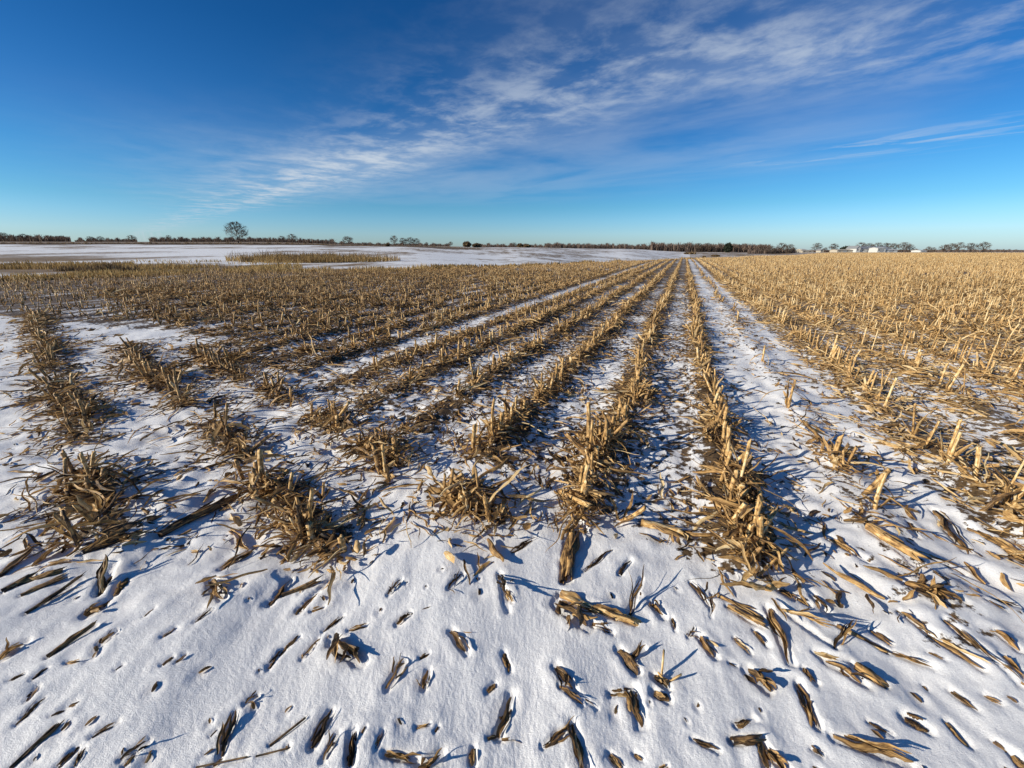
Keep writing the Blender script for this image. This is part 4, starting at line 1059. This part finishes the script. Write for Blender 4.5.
# ------------------------------------------------------------------ farm buildings
def box(x0, x1, y0, y1, z0, z1):
    V = [(x, y, z) for z in (z0, z1) for x, y in ((x0, y0), (x1, y0), (x1, y1), (x0, y1))]
    return V, [(0, 3, 2, 1), (4, 5, 6, 7), (0, 1, 5, 4), (1, 2, 6, 5), (2, 3, 7, 6), (3, 0, 4, 7)]
def boxes(nm, bs, m, parent):
    V, F = [], []
    for b in bs:
        v, f = box(*b); o = len(V); V += v; F += [tuple(i + o for i in q) for q in f]
    me = bpy.data.meshes.new(nm); me.from_pydata(V, [], F); me.materials.append(m); return link(nm, me, parent)
def barn(px, d, wpx, wall_h, roof_h, depth, label, wallm, name='barn', ridge_along=True, doors=2, wins=4, cat='barn', roofm=None):
    w = wpx * d / 420; x = (px - 512) / 420 * d; z = float(terrain(np.array([x]), np.array([d]))[0])
    r = empty(name, (x, d, z)); hw = w / 2; hd = depth / 2
    if ridge_along: pts = [(-hd, 0), (hd, 0), (hd, wall_h), (0, wall_h + roof_h), (-hd, wall_h)]; V = [(sx, p, q) for sx in (-hw, hw) for p, q in pts]
    else: pts = [(-hw, 0), (hw, 0), (hw, wall_h), (0, wall_h + roof_h), (-hw, wall_h)]; V = [(p, sy, q) for sy in (-hd, hd) for p, q in pts]
    F = [(0, 1, 2, 3, 4), (9, 8, 7, 6, 5)] + [(i, (i + 1) % 5 + 0, (i + 1) % 5 + 5, i + 5) for i in range(5)]
    me = bpy.data.meshes.new('wall'); me.from_pydata([(a, b, c - .3 if c == 0 else c) for a, b, c in V], [], F); me.materials.append(wallm); link('wall', me, r)
    ov = .35; V = []; F = []
    span = hd if ridge_along else hw; ln = (hw if ridge_along else hd) + ov
    for sgn in (-1, 1):
        o = len(V); e = (sgn * (span + ov), wall_h - roof_h * ov / span + .06); k = (0, wall_h + roof_h + .06)
        for l in (-ln, ln):
            for (p, q), t in ((e, 0), (k, 0), (k, .15), (e, .15)):
                V.append((l, p, q + t) if ridge_along else (p, l, q + t))
        F += [tuple(o + i for i in q) for q in ((0, 1, 2, 3), (7, 6, 5, 4), (0, 4, 5, 1), (1, 5, 6, 2), (2, 6, 7, 3), (3, 7, 4, 0))]
    me = bpy.data.meshes.new('roof'); me.from_pydata(V, [], F); me.materials.append(roofm or M_ROOF); link('roof', me, r)
    for i in range(doors):
        cx = -hw + w * (i + .7) / (doors + .4); boxes('door', [(cx - 1.4, cx + 1.4, -hd - .06, -hd + .05, 0, min(3., wall_h * .8))], M_DOOR, r)
    for i in range(wins):
        cx = -hw + w * (i + .35) / wins; boxes('window', [(cx - .5, cx + .5, -hd - .05, -hd + .05, wall_h * .45, wall_h * .75)], M_GLASS, r)
    tag(r, label, cat, 'white farm buildings on the right horizon')
D = 335
barn(869, D, 30, 2.6, 1.7, 12, 'long white barn with a grey roof, largest on the horizon', M_WHITE)
barn(853, D - 2, 4, 3.0, 1.6, 10, 'narrow white barn end with a pointed gable left of the long barn', M_WHITE, ridge_along=False, doors=0, wins=1)
barn(877, D - 12, 8, 2.9, .6, 8, 'taller white building in front of the long barn', M_WHITE, 'farm_building', doors=1, wins=2, roofm=M_WHITE, cat='building')
barn(887, D - 12, 13, 1.7, .5, 7, 'low white shed joined to the right of the long barn', M_WHITE, 'shed', cat='shed', doors=1, wins=2, roofm=M_WHITE)
barn(841, D, 15, 1.5, .6, 8, 'long low cream shed left of the white barn', M_PALE, 'shed', cat='shed', doors=1, wins=2, roofm=M_PALE)
barn(820, D - 10, 3, 1.6, .8, 5, 'small cream hut under the bare trees left of the barn', M_PALE, 'hut', False, 0, 1, 'hut')
barn(801, D + 40, 4, 2.2, .6, 8, 'narrow cream shed far left of the farm near the dark clump', M_PALE, 'shed', cat='shed', doors=1, wins=1, roofm=M_WHITE)
barn(805, D + 20, 11, 1.3, .5, 8, 'longer low cream shed beside the narrow one far left', M_PALE, 'shed', cat='shed', doors=0, wins=2, roofm=M_PALE)
barn(919, D + 5, 6, 1.2, .4, 8, 'white shed alone right of the barn trees', M_WHITE, 'shed', cat='shed', doors=1, wins=1, roofm=M_WHITE)

# ------------------------------------------------------------------ light, sky, camera
SUN_AZ = math.radians(-108); SUN_EL = math.radians(21)
sv = Vector((math.sin(SUN_AZ) * math.cos(SUN_EL), math.cos(SUN_AZ) * math.cos(SUN_EL), math.sin(SUN_EL)))
sl = bpy.data.lights.new('sun', 'SUN'); sl.energy = 5.0; sl.angle = math.radians(.5); sl.color = (1, .905, .75)
so = bpy.data.objects.new('sun', sl); COL.objects.link(so); so.rotation_euler = sv.to_track_quat('Z', 'Y').to_euler(); so.location = (-20, -8, 20)

w = bpy.data.worlds.new('World'); scene.world = w; w.use_nodes = True
nt = w.node_tree; ns, ls = nt.nodes, nt.links; ns.clear()
sky = ns.new('ShaderNodeTexSky'); sky.sky_type = 'NISHITA'; sky.sun_disc = False; sky.sun_elevation = SUN_EL; sky.sun_rotation = SUN_AZ
sky.air_density = 1.0; sky.dust_density = .4; sky.ozone_density = 3.0; sky.altitude = 200
hs = ns.new('ShaderNodeHueSaturation'); hs.inputs['Saturation'].default_value = 1.25; ls.new(sky.outputs[0], hs.inputs['Color'])
tc = ns.new('ShaderNodeTexCoord'); sep = ns.new('ShaderNodeSeparateXYZ'); ls.new(tc.outputs['Generated'], sep.inputs[0])
GR = [(0, (.72, .98, 1.55)), (.035, (.76, 1.04, 1.50)), (.09, (.50, .91, 1.2)), (.16, (.38, .82, 1.13)), (.23, (.33, .71, 1.03)), (.37, (.19, .58, .87)), (.6, (.16, .50, .78)), (.75, (.42, .56, .66)), (1, (.6, .62, .62))]  # top stops, out of view, greyed to weaken blue fill in snow shadows
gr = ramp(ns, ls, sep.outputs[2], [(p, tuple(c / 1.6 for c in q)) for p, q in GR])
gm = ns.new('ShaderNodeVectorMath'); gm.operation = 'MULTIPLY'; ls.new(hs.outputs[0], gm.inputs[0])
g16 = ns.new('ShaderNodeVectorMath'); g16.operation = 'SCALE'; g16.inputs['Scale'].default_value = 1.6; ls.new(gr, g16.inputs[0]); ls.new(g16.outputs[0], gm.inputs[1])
mn = lambda op, a, b=None, c=None, clamp=False: math_n(ns, ls, op, a, b, c, clamp)
z = mn('MAXIMUM', sep.outputs[2], .03)
u = mn('DIVIDE', sep.outputs[0], z); v = mn('DIVIDE', sep.outputs[1], z)
sumv = mn('ADD', u, v); dif = mn('SUBTRACT', u, v)      # across / along the cirrus band
def comb(a, b):
    n = ns.new('ShaderNodeCombineXYZ'); ls.new(a, n.inputs[0]); ls.new(b, n.inputs[1]); return n.outputs[0]
def wn(vec, sx, sy, det=8, rough=.6, dist=.0, off=0.):
    mp = ns.new('ShaderNodeMapping'); mp.inputs['Scale'].default_value = (sx, sy, 1); mp.inputs['Location'].default_value = (off, off * 1.7, off); ls.new(vec, mp.inputs[0])
    n = ns.new('ShaderNodeTexNoise'); n.inputs['Scale'].default_value = 1; n.inputs['Detail'].default_value = det; n.inputs['Roughness'].default_value = rough; n.inputs['Distortion'].default_value = dist
    ls.new(mp.outputs[0], n.inputs['Vector']); return n.outputs[0]
def sms(x, a, b):
    n = ns.new('ShaderNodeMapRange'); n.interpolation_type = 'SMOOTHSTEP'; ls.new(x, n.inputs[0]); n.inputs[1].default_value = a; n.inputs[2].default_value = b; return n.outputs[0]
vec = comb(dif, sumv)
def band(center, width, slope_l=0.):
    c = mn('ADD', mn('MULTIPLY', sms(dif, -2.3, .3), slope_l), center)
    q = mn('DIVIDE', mn('SUBTRACT', sumv, c), width)
    return mn('POWER', 2.718, mn('MULTIPLY', mn('MULTIPLY', q, q), -1))
b1 = band(3.5, 1.0, 1.1)
n1 = wn(vec, 1.25, 1.35, 9, .6, .35, 3.1); n2 = wn(vec, 3.2, 3.6, 6, .6, .3, 8.)
tex = mn('ADD', mn('MULTIPLY', n1, .64), mn('MULTIPLY', n2, .36))
c1 = mn('MULTIPLY', b1, sms(tex, .42, .65))
b2 = band(8.3, .8); n3 = wn(vec, .8, 2.2, 7, .6, .6, 14.); c2 = mn('MULTIPLY', mn('MULTIPLY', mn('MULTIPLY', b2, sms(n3, .48, .70)), .42), sms(dif, -3.4, -1.6))
n4 = wn(vec, .32, .5, 5, .55, .3, 21.)
veil = mn('MULTIPLY', mn('MULTIPLY', sms(sumv, 1.6, 4.2), sms(sumv, 12., 6.)), mn('MULTIPLY', sms(dif, -16, -7), sms(dif, .6, -1.6)))
veil = mn('MULTIPLY', mn('MULTIPLY', veil, sms(n4, .30, .62)), .22)
low = mn('MULTIPLY', mn('MULTIPLY', mn('MULTIPLY', band(3.2, 2.2), sms(dif, -4.5, -8)), sms(dif, -22, -12)), mn('MULTIPLY_ADD', n1, .9, -.15))
veil = mn('ADD', veil, mn('MULTIPLY', low, .75))
cl_ = mn('ADD', mn('MULTIPLY', c1, .50), mn('ADD', c2, veil), clamp=True)
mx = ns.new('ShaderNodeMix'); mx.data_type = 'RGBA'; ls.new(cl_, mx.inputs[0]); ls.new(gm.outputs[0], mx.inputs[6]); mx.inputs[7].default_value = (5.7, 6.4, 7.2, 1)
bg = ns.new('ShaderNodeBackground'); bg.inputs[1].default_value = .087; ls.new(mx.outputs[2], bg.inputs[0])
wo = ns.new('ShaderNodeOutputWorld'); ls.new(bg.outputs[0], wo.inputs[0])

cam = bpy.data.cameras.new('camera'); cam.lens = 14.0; cam.sensor_width = 36; cam.clip_end = 20000; cam.clip_start = .05
co = bpy.data.objects.new('camera', cam); COL.objects.link(co); co.location = (0, 0, CAMH); co.rotation_euler = (PI / 2 - PITCH, 0, 0)
scene.camera = co
vs = scene.view_settings; vs.view_transform = 'Standard'; vs.look = 'None'; vs.exposure = 0.28; vs.gamma = 1.0; vs.use_curve_mapping = False
scene.cycles.max_bounces = 6
print('stalks', NS, 'litter', NL)
